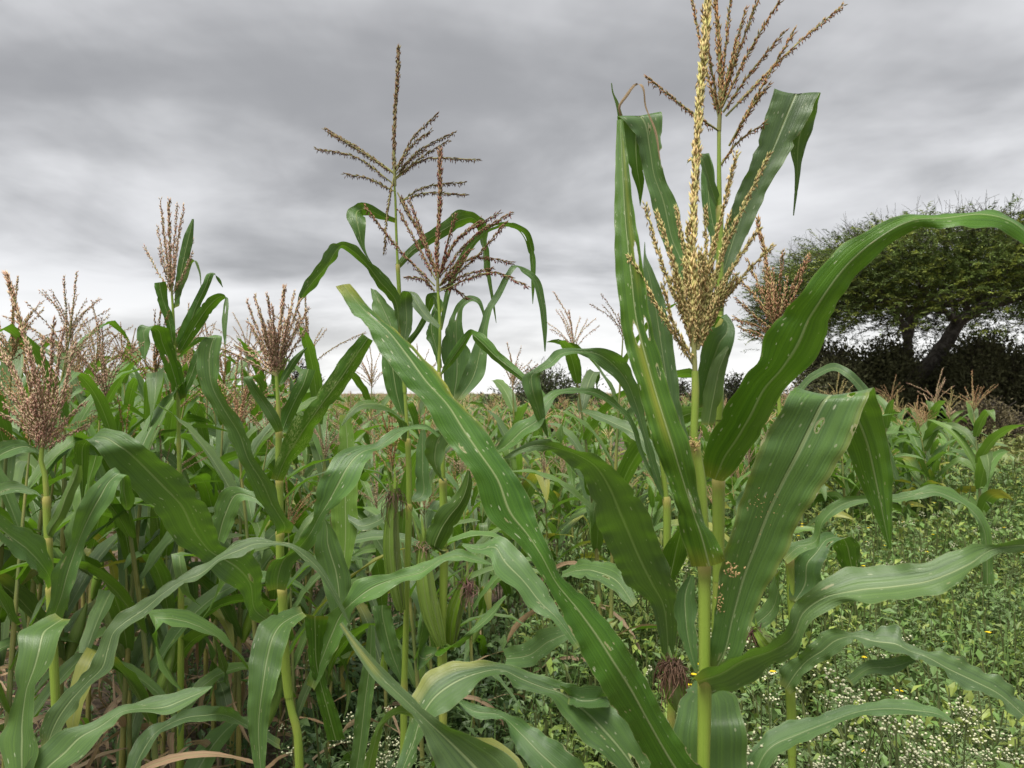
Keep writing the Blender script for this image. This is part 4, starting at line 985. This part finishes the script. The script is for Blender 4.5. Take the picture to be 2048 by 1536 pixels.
# single plants whose tassels can be made out above the rest
SPEC = [
    (124, 2.3, 562, 'tall', 'maize plant whose tassel spike stands just right of the big pink tassel'),
    (245, 2.4, 575, 'tall', 'maize plant with erect tan tassel spike left of the taller plant'),
    (48, 2.7, 545, 'tall', 'maize plant behind the big pink tassel, thin spike against the sky'),
    (-10, 2.2, 560, 'tall', 'maize plant cut by the left edge of the picture behind the pink tassel'),
    (180, 3.1, 640, 'tall', 'lower maize plant in the left stand between two tassel spikes'),
    (300, 3.0, 650, 'tall', 'maize plant directly left of the taller plant in the left stand'),
    (430, 3.0, 640, 'tall', 'maize plant with a reddish tassel right of the taller plant in the left stand'),
    (480, 2.7, 690, 'tall', 'maize plant behind the bushy pinkish tassel on its left side'),
    (690, 3.2, 578, 'tall', 'maize plant with small dark tassel against the sky by the long torn leaf tip'),
    (625, 4.0, 700, 'tall', 'lower maize plant behind the rust-speckled leaf'),
    (735, 4.2, 690, 'tall', 'maize plant half hidden behind the tallest plant of the middle'),
    (1219, 3.4, 535, 'tall', 'slender maize plant with a small pinkish tassel on a bare stem'),
    (1205, 3.6, 590, 'tall', 'maize plant with an upright dark leaf behind the slender bare stem'),
    (850, 4.4, 690, 'tall', 'maize plant seen between the two tassels of the middle'),
    (1035, 4.8, 690, 'short', 'maize plant right of the middle with its tip in front of the distant bush'),
    (1690, 6.8, 745, 'short', 'leftmost of the maize plants in front of the acacia'),
    (1752, 7.6, 752, 'short', 'second maize plant from the left in front of the acacia'),
    (1832, 7.2, 738, 'short', 'maize plant with a bright fan-shaped tassel below the acacia fork'),
    (1893, 8.6, 775, 'short', 'small maize plant between the two bright tassels in front of the acacia'),
    (1962, 6.3, 742, 'short', 'lone maize plant standing in the weeds near the right edge'),
    (1590, 7.5, 765, 'short', 'maize plant glimpsed behind the wide pale folded leaf'),
    (1800, 9.5, 780, 'short', 'maize plant farther back behind the bright fan-shaped tassel'),
]
for i, (px, d, ty, kd, lab) in enumerate(SPEC):
    if kd == 'tall':
        place(px, d, ty, TALL, 2.0, lab, 'single maize plants in the field', i)
    else:
        place(px, d, ty, SHORT, 1.4, lab, 'single maize plants in the field', i)

cnt = 0
FRONT = []
ROWS = {}
ORD = 'first second third fourth fifth sixth seventh eighth ninth tenth eleventh twelfth thirteenth fourteenth fifteenth sixteenth seventeenth eighteenth nineteenth twentieth'.split()
# the dense stand on the left
for row, d0 in enumerate(np.r_[2.05, np.arange(2.45, 5.2, 0.5), np.arange(5.4, 8.6, 1.0)]):
    sp = 0.24 if d0 < 5.2 else 0.46
    x0, x1 = -0.69 * d0, -0.30 * d0
    for x in np.arange(x0, x1, sp):
        d = d0 + rng.normal(0, 0.10); xx = x + rng.normal(0, 0.06)
        h = rng.uniform(1.35, 1.72) if d < 3 else rng.uniform(1.55, 1.98)
        near = d0 < 5.2
        lib = TALL if near else TALL1
        lab = ('maize plant in the front rows of the dense left stand' if d0 < 3.1 else
               'maize plant deeper inside the dense left stand' if near else 'maize plant at the back of the dense left stand')
        grp = 'front rows of the left stand' if d0 < 3.1 else 'inner rows of the left stand' if near else 'back rows of the left stand'
        po = plant_copy(lib[cnt % len(lib)], xx, d, rng.uniform(0, 6.28), h / 2.0, lab, grp)
        if d0 < 3.1: FRONT.append((xx / d, po))
        elif near: ROWS.setdefault(('row %s of the inner left stand', round(float(d0), 2)), []).append((xx / d, po))
        cnt += 1
# lower plants that carry the stand on behind the middle tassels
for d0 in (2.5, 3.0, 3.5, 4.05):
    for x in np.arange(-0.29 * d0, -0.015 * d0, 0.27):
        d = d0 + rng.normal(0, 0.12); xx = x + rng.normal(0, 0.06)
        po = plant_copy(TALL[cnt % len(TALL)], xx, d, rng.uniform(0, 6.28), rng.uniform(1.15, 1.5) / 2.0,
                   'lower maize plant filling the stand behind the middle tassels', 'lower plants behind the middle tassels')
        ROWS.setdefault(('row %s of lower plants behind the middle tassels', d0), []).append((xx / d, po))
        cnt += 1
nleft = cnt
FRONT.sort(key=lambda q: q[0])
for i, (_, po) in enumerate(FRONT[:20]):
    po['label'] = 'leafy maize plant in the front of the dense left stand, %s from the left edge' % ORD[i]
# the shorter rows in the middle distance
for row, d0 in enumerate(np.arange(4.7, 11.5, 0.75)):
    x0, x1 = -0.27 * d0, (0.40 if d0 < 6.5 else 0.58) * d0
    for x in np.arange(x0, x1, 0.30 if d0 < 8 else 0.5):
        if rng.random() < 0.12: continue
        d = d0 + rng.normal(0, 0.12); xx = x + rng.normal(0, 0.07)
        if d < 6.0 and xx / d > 0.36: continue
        h = rng.uniform(0.95, 1.25) if d < 7 else (rng.uniform(1.3, 1.5) if xx / d > 0.36 else rng.uniform(1.12, 1.42))
        near = d < 7.4
        lib = SHORT if near else SHORT1
        lab = 'short light green maize plant in the nearer open rows' if near else 'short maize plant in the farther open rows'
        po = plant_copy(lib[cnt % len(lib)], xx, d, rng.uniform(0, 6.28), h / 1.4, lab, 'nearer open rows of short maize' if near else 'farther open rows of short maize')
        if near: ROWS.setdefault(('row %s of the open short maize', round(float(d0), 2)), []).append((xx / d, po))
        cnt += 1
HEAD = {'row %s of the inner left stand': 'maize plant, %s from the left in the %s inner row of the left stand',
        'row %s of lower plants behind the middle tassels': 'lower maize plant behind the middle tassels, %s from the left in the %s row',
        'row %s of the open short maize': 'short light green maize plant, %s from the left in the %s open row'}
for hd in HEAD:
    for j, key in enumerate(sorted((k for k in ROWS if k[0] == hd), key=lambda k: k[1])):
        for i, (_, po) in enumerate(sorted(ROWS[key], key=lambda q: q[0])):
            if i < len(ORD):
                po['label'] = HEAD[hd] % (ORD[i], ORD[j])

# far field as one mass
g_leaf, g_tas = Geo(), Geo()
protos = [grow(500 + i, 1.5, 'short', 2) for i in range(6)]
def merge(dst, src, M3, off, colgain=1.0):
    for v, uv, rn, ye, co in zip(src.v, src.uv, src.rnd, src.yel, src.col):
        pass
    V = np.concatenate(src.v) @ M3.T + off
    dst.add(V, quads=np.concatenate(src.q) if src.q else None, tris=np.concatenate(src.t) if src.t else None,
            uv=np.concatenate(src.uv), rnd=rng.random(), yel=np.concatenate(src.yel), col=np.concatenate(src.col) * colgain)
pl = []
for (gs, lv, gt) in protos:
    gg = Geo()
    for (C, S, dry, f) in lv[2:]:
        blade(gg, C, S, -1, 2, 0.25, 0.0, rnd=rng.random())
    tt = Geo(); tt = gt
    pl.append((gg, tt))
def far(x, y, h):
    a = rng.uniform(0, 6.28); s = h / 1.5
    M3 = np.array([[math.cos(a), -math.sin(a), 0], [math.sin(a), math.cos(a), 0], [0, 0, 1]]) * s
    q = pl[rng.integers(len(pl))]
    off = np.array([x, y, 0])
    merge(g_leaf, q[0], M3, off); merge(g_tas, q[1], M3, off, rng.uniform(0.9, 1.3))
for d0 in np.r_[np.arange(11.8, 20, 1.0), np.arange(20.5, 75, 2.6)]:
    st = 0.55 if d0 < 20 else 0.9
    for x in np.arange(-0.72 * d0, 0.50 * d0, st):
        d = d0 + rng.normal(0, 0.25)
        left = x / d < -0.27
        far(x + rng.normal(0, 0.1), d, rng.uniform(1.5, 1.95) if left else (rng.uniform(1.25, 1.5) if d < 22 else rng.uniform(1.4, 1.62)))
tag(link('distant_maize_leaves', g_leaf.mesh('distant_maize_leaves', M['leaf_far'])), 'green leaf mass of the distant maize field below the sky', 'maize field', kind='stuff')
tag(link('distant_maize_tassels', g_tas.mesh('distant_maize_tassels', M['tassel'], attrs=('col',))), 'pinkish tan band of distant maize tassels along the field edge', 'tassels', kind='stuff')

# ------------------------------------------------------------------ weeds
def scatter_d(n, d0, d1):
    """distances with even density over a wedge"""
    return np.sqrt(rng.uniform(d0 ** 2, d1 ** 2, n))


def weeds(name, n, d0, d1, t0, t1, hmin, hmax, leaf, nleaf, cols, label, keep=None, mat='weed', up=0.35, narrow=0.5):
    d = scatter_d(n, d0, d1); x = d * rng.uniform(t0, t1, n)
    if keep is not None:
        k = keep(x, d); d, x = d[k], x[k]
    n = len(d)
    patch = 0.5 + 0.5 * np.sin(x * 1.7 + 1.3 * np.sin(d * 0.9)) * np.cos(d * 1.3 + 0.7 * x)
    h = rng.uniform(hmin * 0.6, hmax, n) * (0.65 + 0.45 * patch) * np.where(rng.random(n) < 0.12, 1.3, 1.0)
    base = np.stack([x, d, np.zeros(n)], -1)
    lean = rng.normal(0, 0.12, (n, 2))
    g = Geo()
    # stems
    k = np.array([0.0, 0.5, 1.0])
    SV = base[:, None, :] + np.stack([lean[:, :1] * k ** 1.5 * h[:, None], lean[:, 1:] * k ** 1.5 * h[:, None], h[:, None] * k], -1)
    wdt = 0.0022 * (1 + 0.25 * d / 2)
    A_ = SV + np.array([1, 0, 0]) * wdt[:, None, None]; B_ = SV - np.array([1, 0, 0]) * wdt[:, None, None]
    VV = np.stack([A_, B_], 2).reshape(n, 6, 3)
    f = np.array([[0, 1, 3, 2], [2, 3, 5, 4]])
    g.add(VV.reshape(-1, 3), quads=(np.arange(n)[:, None, None] * 6 + f).reshape(-1, 4), col=np.array((0.10, 0.12, 0.04)))
    m = n * nleaf
    idx = np.repeat(np.arange(n), nleaf)
    kk = rng.uniform(0.2, 1.0, m) ** 0.75
    az = rng.uniform(0, 6.28, m)
    Pb = base[idx] + np.stack([lean[idx, 0] * kk ** 1.5 * h[idx], lean[idx, 1] * kk ** 1.5 * h[idx], h[idx] * kk], -1)
    el = rng.normal(up, 0.35, m) * (0.4 + kk)
    D = np.stack([np.cos(az) * np.cos(el), np.sin(az) * np.cos(el), np.sin(el)], -1)
    Pb = Pb + D * rng.uniform(0.005, 0.07, (m, 1))
    S = np.stack([-np.sin(az), np.cos(az), rng.normal(0, 0.3, m)], -1)
    kind_ = np.clip((patch * len(cols) + rng.normal(0, 0.8, n)).astype(int), 0, len(cols) - 1)
    c = np.array(cols)[kind_][idx] * rng.uniform(0.7, 1.3, (m, 1)) * (0.85 + 0.3 * patch[idx, None])
    sz = leaf * rng.uniform(0.5, 1.35, m) * (0.55 + 0.35 * kind_ / max(1, len(cols) - 1) + 0.4 * rng.random(n))[idx]
    cards(g, Pb, D, S, sz, sz * narrow * rng.uniform(0.8, 1.2, m), c)
    return tag(link(name, g.mesh(name, M[mat], attrs=('col',), smooth=False)), label, 'weeds', kind='stuff')


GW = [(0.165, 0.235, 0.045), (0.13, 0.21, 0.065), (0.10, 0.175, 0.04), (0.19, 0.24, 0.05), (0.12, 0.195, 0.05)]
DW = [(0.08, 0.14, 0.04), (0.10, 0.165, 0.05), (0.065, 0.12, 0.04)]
weeds('broadleaf_weeds', 3600, 1.7, 5.5, 0.02, 0.72, 0.28, 0.58, 0.046, 17, GW, 'low broad-leaved green weeds covering the ground on the right')
weeds('broadleaf_weeds', 3000, 5.5, 11, 0.16, 0.74, 0.35, 0.60, 0.07, 14, GW, 'green weed cover farther back on the right, around the lone maize plant')
weeds('broadleaf_weeds', 3800, 11, 42, 0.36, 0.78, 0.35, 0.65, 0.17, 11, [(0.16, 0.19, 0.05), (0.19, 0.20, 0.06), (0.13, 0.17, 0.05)], 'yellowish green weed strip leading to the acacia')
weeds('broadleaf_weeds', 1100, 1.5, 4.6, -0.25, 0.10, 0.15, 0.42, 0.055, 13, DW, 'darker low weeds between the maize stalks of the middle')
weeds('broadleaf_weeds', 2400, 4.4, 13.0, -0.30, 0.42, 0.25, 0.6, 0.10, 10, [(0.09, 0.165, 0.04), (0.11, 0.19, 0.05), (0.16, 0.19, 0.05)], 'green undergrowth between the short maize rows of the middle distance', narrow=0.22, up=0.7)
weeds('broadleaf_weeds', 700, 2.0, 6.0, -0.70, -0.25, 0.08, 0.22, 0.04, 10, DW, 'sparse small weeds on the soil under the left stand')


def parthenium(n, d0, d1, t0, t1, hmin, hmax, heads, name, label):
    """feathery flowering weed: forked stems, lobed leaves, heads of tiny white florets"""
    gs, gf = Geo(), Geo()
    d = scatter_d(n, d0, d1); x = d * rng.uniform(t0, t1, n)
    for i in range(n):
        b = np.array([x[i], d[i], 0.0]); h = rng.uniform(hmin, hmax)
        top = b + np.array([rng.normal(0, 0.07), rng.normal(0, 0.07), h])
        st = spline(np.array([b, (b + top) / 2 + rng.normal(0, 0.02, 3), top]), 6)
        tube(gs, st, np.linspace(0.004, 0.0015, 6), 3, col=(0.13, 0.17, 0.06))
        # lobed leaves
        m = 26
        k = rng.uniform(0.15, 0.8, m)
        Pb = np.stack([np.interp(k, np.linspace(0, 1, 6), st[:, c]) for c in range(3)], -1)
        az = rng.uniform(0, 6.28, m); el = rng.uniform(-0.1, 0.8, m)
        D = np.stack([np.cos(az) * np.cos(el), np.sin(az) * np.cos(el), np.sin(el)], -1)
        for q in range(4):
            Pq = Pb + D * (0.02 + 0.022 * q)
            for sgn in (-1, 1):
                a2 = az + sgn * 0.9
                D2 = np.stack([np.cos(a2) * np.cos(el), np.sin(a2) * np.cos(el), np.sin(el) * 0.8], -1)
                cards(gs, Pq, D2, np.stack([-np.sin(a2), np.cos(a2), np.zeros(m)], -1), 0.024 * rng.uniform(.7, 1.2, m), 0.008, np.array((0.155, 0.225, 0.085)) * rng.uniform(0.7, 1.3, (m, 1)))
        # flower heads on a forked top
        for j in range(heads):
            k0 = rng.uniform(0.6, 0.97)
            p0 = np.array([np.interp(k0, np.linspace(0, 1, 6), st[:, c]) for c in range(3)])
            a = rng.uniform(0, 6.28); ln = rng.uniform(0.06, 0.20)
            tip = p0 + np.array([math.cos(a) * ln * 0.6, math.sin(a) * ln * 0.6, ln * 0.8])
            tube(gs, np.array([p0, (p0 + tip) / 2 + [0, 0, -0.006], tip]), np.array([0.0014, 0.001, 0.0008]), 3, col=(0.17, 0.21, 0.09))
            nf = int(rng.integers(7, 14))
            pf = tip + rng.normal(0, 1, (nf, 3)) * np.array([0.013, 0.013, 0.008])
            for p in pf:
                tube(gs, np.array([tip - [0, 0, 0.01], p]), 0.0005, 3, col=(0.17, 0.21, 0.09))
            rr = rng.uniform(0.0024, 0.0038, nf)
            o = np.array([[1, 0, 0], [0, 1, 0], [-1, 0, 0], [0, -1, 0], [0, 0, 1], [0, 0, -1], [.6, .6, .6], [-.6, .6, .6], [-.6, -.6, .6], [.6, -.6, .6]])
            ff = np.array([[0, 6, 4], [6, 1, 4], [1, 7, 4], [7, 2, 4], [2, 8, 4], [8, 3, 4], [3, 9, 4], [9, 0, 4], [0, 1, 6], [1, 2, 7], [2, 3, 8], [3, 0, 9], [1, 0, 5], [2, 1, 5], [3, 2, 5], [0, 3, 5]])
            V = pf[:, None, :] + o[None] * rr[:, None, None]
            c = np.array((0.60, 0.60, 0.40)) * rng.uniform(0.75, 1.15, (nf, 1, 1)) * np.ones((1, 10, 3))
            gf.add(V.reshape(-1, 3), tris=(np.arange(nf)[:, None, None] * 10 + ff).reshape(-1, 3), col=c.reshape(-1, 3))
    tag(link(name, gs.mesh(name, M['weed'], attrs=('col',))), label, 'weeds', kind='stuff')
    tag(link('white_florets', gf.mesh('white_florets', M['flower'], attrs=('col',))), 'tiny white florets on ' + label, 'flowers', kind='stuff')


parthenium(50, 1.2, 1.95, 0.33, 0.70, 0.60, 0.86, 5, 'flowering_weeds', 'the feathery flowering weeds in the lower right corner')
parthenium(80, 2.3, 5.5, 0.18, 0.70, 0.45, 0.70, 1, 'flowering_weeds', 'the flowering weeds behind the lower right corner')
parthenium(22, 1.6, 2.6, -0.26, -0.08, 0.30, 0.5, 2, 'flowering_weeds', 'the small flowering weeds low between the middle stalks')

# grass tufts
g = Geo()
for (n, d0, d1, t0, t1, hh) in ((2200, 3.0, 9.0, 0.05, 0.68, 0.45), (900, 1.8, 4.5, -0.3, 0.3, 0.3)):
    d = scatter_d(n, d0, d1); x = d * rng.uniform(t0, t1, n)
    az = rng.uniform(0, 6.28, n); h = hh * rng.uniform(0.5, 1.3, n)
    D = np.stack([np.cos(az) * 0.35, np.sin(az) * 0.35, np.ones(n)], -1)
    cards(g, np.stack([x, d, np.full(n, 0.05)], -1), D, np.stack([-np.sin(az), np.cos(az), np.zeros(n)], -1), h, 0.007, np.array((0.12, 0.20, 0.05)) * rng.uniform(0.7, 1.3, (n, 1)), bend=-0.35)
tag(link('grass', g.mesh('grass', M['weed'], attrs=('col',), smooth=False)), 'thin grass blades among the weeds', 'grass', kind='stuff')
# yellow flowers
g = Geo()
n = 130; d = scatter_d(n, 2.2, 9); x = d * rng.uniform(0.12, 0.70, n)
Pf = np.stack([x, d, rng.uniform(0.42, 0.66, n)], -1)
for j in range(5):
    az = j * 1.257 + rng.uniform(0, 1, n)
    D = np.stack([np.cos(az), np.sin(az), np.full(n, 0.3)], -1)
    cards(g, Pf, D, np.stack([-np.sin(az), np.cos(az), np.zeros(n)], -1), 0.013, 0.010, np.array((0.72, 0.55, 0.03)))
tag(link('yellow_flowers', g.mesh('yellow_flowers', M['flower'], attrs=('col',), smooth=False)), 'small yellow flowers dotted over the weeds on the right', 'flowers', kind='stuff')

# dry leaves and stubble on the soil under the stand
g = Geo()
for i in range(900):
    d = math.sqrt(rng.uniform(1.6 ** 2, 6 ** 2)); x = d * rng.uniform(-0.72, 0.12)
    if x / d > -0.22 and rng.random() < 0.6: continue
    L = rng.uniform(0.12, 0.45); az = rng.uniform(0, 6.28); k = np.linspace(0, 1, 7)
    z0 = rng.uniform(0.0, 0.12)
    C = np.stack([x + np.cos(az) * L * k, d + np.sin(az) * L * k, 0.02 + z0 * np.sin(k * 3.1) + rng.uniform(0, 0.03) + 0.01 * np.sin(k * 9 + i)], -1)
    ang = rng.uniform(-1, 1) + k * rng.normal(0, 1.5)
    S = np.stack([-np.sin(az) * np.cos(ang), np.cos(az) * np.cos(ang), np.sin(ang)], -1) * (rng.uniform(0.005, 0.014) * np.sin(np.pi * np.clip(k * .9 + .08, 0, 1)))[:, None]
    blade(g, C, S, 1, 2, 0.4, 0.0)
tag(link('dry_leaf_litter', g.mesh('dry_leaf_litter', M['leaf_dry'])), 'dry brown maize leaves littering the soil under the stand', 'leaf litter', kind='stuff')

# ------------------------------------------------------------------ acacia and bushes
DT = 28.0
tree = tag(empty('acacia_tree', P(1815, 785, DT) * np.array([1, 1, 0])), 'flat-topped acacia tree with a forked trunk at the right edge', 'tree')
to = np.array(tree.location)
def limb(g, pts, r0, r1, dz=None, ns=9):
    q = []
    for i, p in enumerate(pts):
        q.append(P(p[0], p[1], DT + (p[2] if len(p) > 2 else 0)))
    q = spline(np.array(q), 22)
    q += rng.normal(0, 0.03, q.shape)
    tube(g, q, np.linspace(r0, r1, len(q)), ns)
    return q
g = Geo()
limb(g, [(1815, 880), (1818, 830), (1826, 770), (1846, 738), (1889, 695), (1919, 643), (1958, 617), (2048, 591), (2150, 560)], 0.36, 0.12)
limb(g, [(1806, 880), (1808, 800), (1808, 750), (1818, 675), (1826, 630), (1840, 600), (1860, 560)], 0.30, 0.06)
limb(g, [(1818, 690), (1800, 640, -0.5), (1770, 600, -1), (1720, 560, -2)], 0.14, 0.03)
limb(g, [(1824, 640), (1850, 615, 0.5), (1885, 590, 1), (1930, 540, 2)], 0.13, 0.03)
limb(g, [(1919, 643), (1890, 625, -0.5), (1862, 600, -1), (1830, 560, -2)], 0.13, 0.03)
limb(g, [(1935, 625), (1930, 600), (1945, 560, 1), (1960, 520, 1)], 0.12, 0.03)
limb(g, [(1826, 640), (1780, 610, 1.5), (1700, 590, 2.5), (1640, 560, 3)], 0.12, 0.03)
for _ in range(16):
    a = rng.uniform(0, 6.28); rr = rng.uniform(1.5, 5.0)
    x0, y0 = rng.uniform(1830, 1960), rng.uniform(600, 640)
    limb(g, [(x0, y0, 0), (x0 + math.cos(a) * rr * 28, y0 - 30, math.sin(a) * rr * .5), (x0 + math.cos(a) * rr * 50, y0 - rng.uniform(60, 130), math.sin(a) * rr)], 0.07, 0.015, ns=5)
link('trunk', g.mesh('trunk', M['bark'], to), tree)

cc = P(1900, 785, DT); CXT, CYT = cc[0], cc[1]
def crown_sprays(n, rng_, shell, g, gtw):
    a = rng.uniform(0, 6.28, n); Rm = 6.5 * (1 + 0.08 * np.sin(a * 3 + 1) + 0.05 * np.sin(a * 7))
    q = np.sqrt(rng.uniform(0.0, 1, n))
    r = Rm * q
    ztop = 7.25 - 1.6 * q ** 3 + 0.25 * np.sin(r * 1.9 + a * 4) + 0.2 * np.sin(a * 11 + r * 3)
    zbot = 4.6 - 1.5 * q ** 2 + 0.35 * np.sin(a * 5 + r * 1.2)
    t = rng.uniform(0, 1, n) ** shell
    z = zbot + (ztop - zbot) * t
    Pb = np.stack([CXT + r * np.cos(a), CYT + r * np.sin(a), z], -1)
    a2 = a + rng.normal(0, 0.6, n)
    el = rng.normal(0.22, 0.3, n) + 0.5 * (t > 0.9) * rng.random(n)
    D = np.stack([np.cos(a2) * np.cos(el), np.sin(a2) * np.cos(el), np.sin(el)], -1)
    L = rng.uniform(0.45, 1.0, n)
    shade = np.where(rng.random(n) < 0.25, 1.5, 1.0) * rng.uniform(0.65, 1.25, n) * (0.75 + 0.4 * (np.sin(Pb[:, 0] * 1.1 + 2) * np.sin(Pb[:, 2] * 2.3) > 0.1))
    base = np.where((rng.random(n) < 0.3)[:, None], np.array([[0.19, 0.225, 0.045]]), np.array([[0.10, 0.14, 0.038]]))
    for s in range(9):
        k = (s + 0.5) / 9
        pos = Pb + D * (L * k)[:, None] + np.array([0, 0, -1]) * (L * 0.22 * k ** 2)[:, None]
        for side in (-1, 1):
            az = a2 + side * rng.uniform(0.2, 0.8, n)
            e2 = rng.normal(0.2, 0.3, n)
            D2 = np.stack([np.cos(az) * np.cos(e2), np.sin(az) * np.cos(e2), np.sin(e2)], -1)
            ln = 0.13 * rng.uniform(0.7, 1.4, n)
            cards(g, pos, D2, np.stack([-np.sin(az), np.cos(az), rng.normal(0, .5, n)], -1), ln, ln * 0.32, base * (shade * rng.uniform(0.85, 1.15, n))[:, None])
    e = Pb + D * L[:, None] + np.array([0, 0, -1]) * (L * 0.22)[:, None]
    sd_ = nrm(np.cross(D, [0, 0, 1.0])) * 0.008
    V = np.stack([Pb - D * 0.25 - sd_, Pb - D * 0.25 + sd_, e + sd_ * 0.4, e - sd_ * 0.4], 1)
    gtw.add(V.reshape(-1, 3), quads=np.arange(n * 4).reshape(-1, 4), col=(0.05, 0.042, 0.035))
g, gtw = Geo(), Geo()
crown_sprays(11500, rng, 0.7, g, gtw)
link('crown', g.mesh('crown', M['acacia'], to, attrs=('col',), smooth=False), tree)
# bare twigs poking out
def twigs(gtw, n, fn, col=(0.06, 0.05, 0.045), L=(0.4, 0.9), wd=0.010):
    for _ in range(n):
        p, dr = fn()
        ln = rng.uniform(*L)
        pts = [p]
        for s in range(4):
            dr = nrm(dr + rng.normal(0, 0.28, 3)); pts.append(pts[-1] + dr * ln / 4)
        pts = np.array(pts)
        tube(gtw, pts, np.linspace(wd, wd * 0.4, 5), 3, col=np.array(col) * rng.uniform(0.7, 1.4))
        for s in (2, 3):
            d2 = nrm(dr + rng.normal(0, 0.9, 3))
            tube(gtw, np.array([pts[s], pts[s] + d2 * ln * 0.3]), np.array([wd * 0.6, wd * 0.3]), 3, col=col)
def top_fn():
    a = rng.uniform(0, 6.28); q = math.sqrt(rng.uniform(0, 1)); r = 6.4 * q
    return np.array([CXT + r * math.cos(a), CYT + r * math.sin(a), 7.1 - 1.6 * q ** 3]), nrm(np.array([math.cos(a) * q, math.sin(a) * q, 0.8]))
twigs(gtw, 800, top_fn, L=(0.5, 1.3), col=(0.075, 0.072, 0.05))
def low_fn():
    a = rng.uniform(0, 6.28); q = math.sqrt(rng.uniform(0.1, 1)); r = 6.3 * q
    return np.array([CXT + r * math.cos(a), CYT + r * math.sin(a), 5.2 - 0.9 * q]), nrm(np.array([math.cos(a) * q, math.sin(a) * q, rng.uniform(-0.6, 0.4)]))
twigs(gtw, 500, low_fn)
link('twigs', gtw.mesh('twigs', M['acacia'], to, attrs=('col',)), tree)


def bush(px, d, wpx, topy, n, label, col, leaf=0.09, seed=0, lobes=7):
    c = P(px, 785, d) * np.array([1, 1, 0]); Wd = wpx / F * d / 2; Hh = CAM_H + (785 - topy) / F * d
    o = tag(empty('thorn_bush', c), label, 'bush', 'bushes at the field edge')
    g, gt = Geo(), Geo()
    lc = np.stack([rng.uniform(-0.75, 0.75, lobes) * Wd, rng.uniform(-0.5, 0.5, lobes) * Wd, rng.uniform(0.25, 0.62, lobes) * Hh], -1)
    lr = rng.uniform(0.32, 0.5, lobes)
    idx = rng.integers(0, lobes, n)
    u = nrm(rng.normal(size=(n, 3))); rad = rng.uniform(0.35, 1, (n, 1)) ** 0.6
    Q = c + lc[idx] + u * rad * np.stack([lr[idx] * Wd, lr[idx] * Wd, np.minimum(lr[idx] * Hh, Hh - lc[idx, 2])], -1)
    Q = Q[Q[:, 2] > 0.05]; u = nrm(Q - c - np.array([0, 0, Hh * 0.3])); n = len(Q)
    az = rng.uniform(0, 6.28, n)
    for s in range(5):
        D = nrm(u + rng.normal(0, 0.9, (n, 3)))
        ln = leaf * rng.uniform(0.6, 1.4, n)
        cards(g, Q + rng.normal(0, leaf * 1.3, (n, 3)), D, rng.normal(size=(n, 3)), ln, ln * 0.5, np.array(col) * rng.uniform(0.6, 1.5, (n, 1)))
    def f():
        i = rng.integers(0, n)
        return Q[i], nrm(u[i] + rng.normal(0, 0.5, 3) + np.array([0, 0, 0.3]))
    twigs(gt, int(160 + wpx * 0.7), f, L=(0.3 * Hh / 3, 0.9 * Hh / 3), wd=0.006 + 0.0002 * d)
    for i in range(9):
        tip = c + lc[rng.integers(lobes)]
        b = c + np.array([rng.normal(0, 0.1 * Wd), rng.normal(0, 0.1 * Wd), 0])
        tube(gt, spline(np.array([b, (b + tip) / 2 + rng.normal(0, 0.1, 3), tip]), 6), np.linspace(0.05, 0.015, 6), 5, col=(0.06, 0.05, 0.04))
    link('foliage', g.mesh('foliage', M['acacia'], c, attrs=('col',), smooth=False), o)
    link('stem', gt.mesh('stem', M['acacia'], c, attrs=('col',)), o)


DK = (0.12, 0.125, 0.06)
bush(1735, 26.5, 240, 655, 7000, 'dark thorn bush under the left side of the acacia', DK, 0.13)
bush(1870, 29.5, 260, 690, 5000, 'dark thorn bush at the foot of the forked acacia trunk', DK, 0.13)
bush(2010, 26.0, 260, 668, 6500, 'dark thorn bush under the right side of the acacia at the picture edge', (0.125, 0.13, 0.065), 0.13)
bush(1085, 24.0, 230, 735, 1800, 'olive bush at the field edge in the middle distance', (0.06, 0.075, 0.03), 0.10)
bush(1430, 30.0, 110, 752, 1000, 'small dark bush on the horizon behind the nearest plant', (0.04, 0.05, 0.022), 0.12)
bush(1350, 31.0, 90, 757, 800, 'small dark bush on the horizon left of the nearest stalk', (0.04, 0.045, 0.022), 0.12)
bush(610, 30.0, 70, 722, 700, 'small dark bush on the horizon above the left field', (0.04, 0.05, 0.022), 0.12)
bush(1560, 34.0, 130, 764, 900, 'low olive bush on the horizon left of the acacia', (0.05, 0.06, 0.025), 0.12)
bush(1985, 19.0, 130, 800, 900, 'low dry brownish scrub in the weeds before the acacia', (0.13, 0.11, 0.06), 0.08)
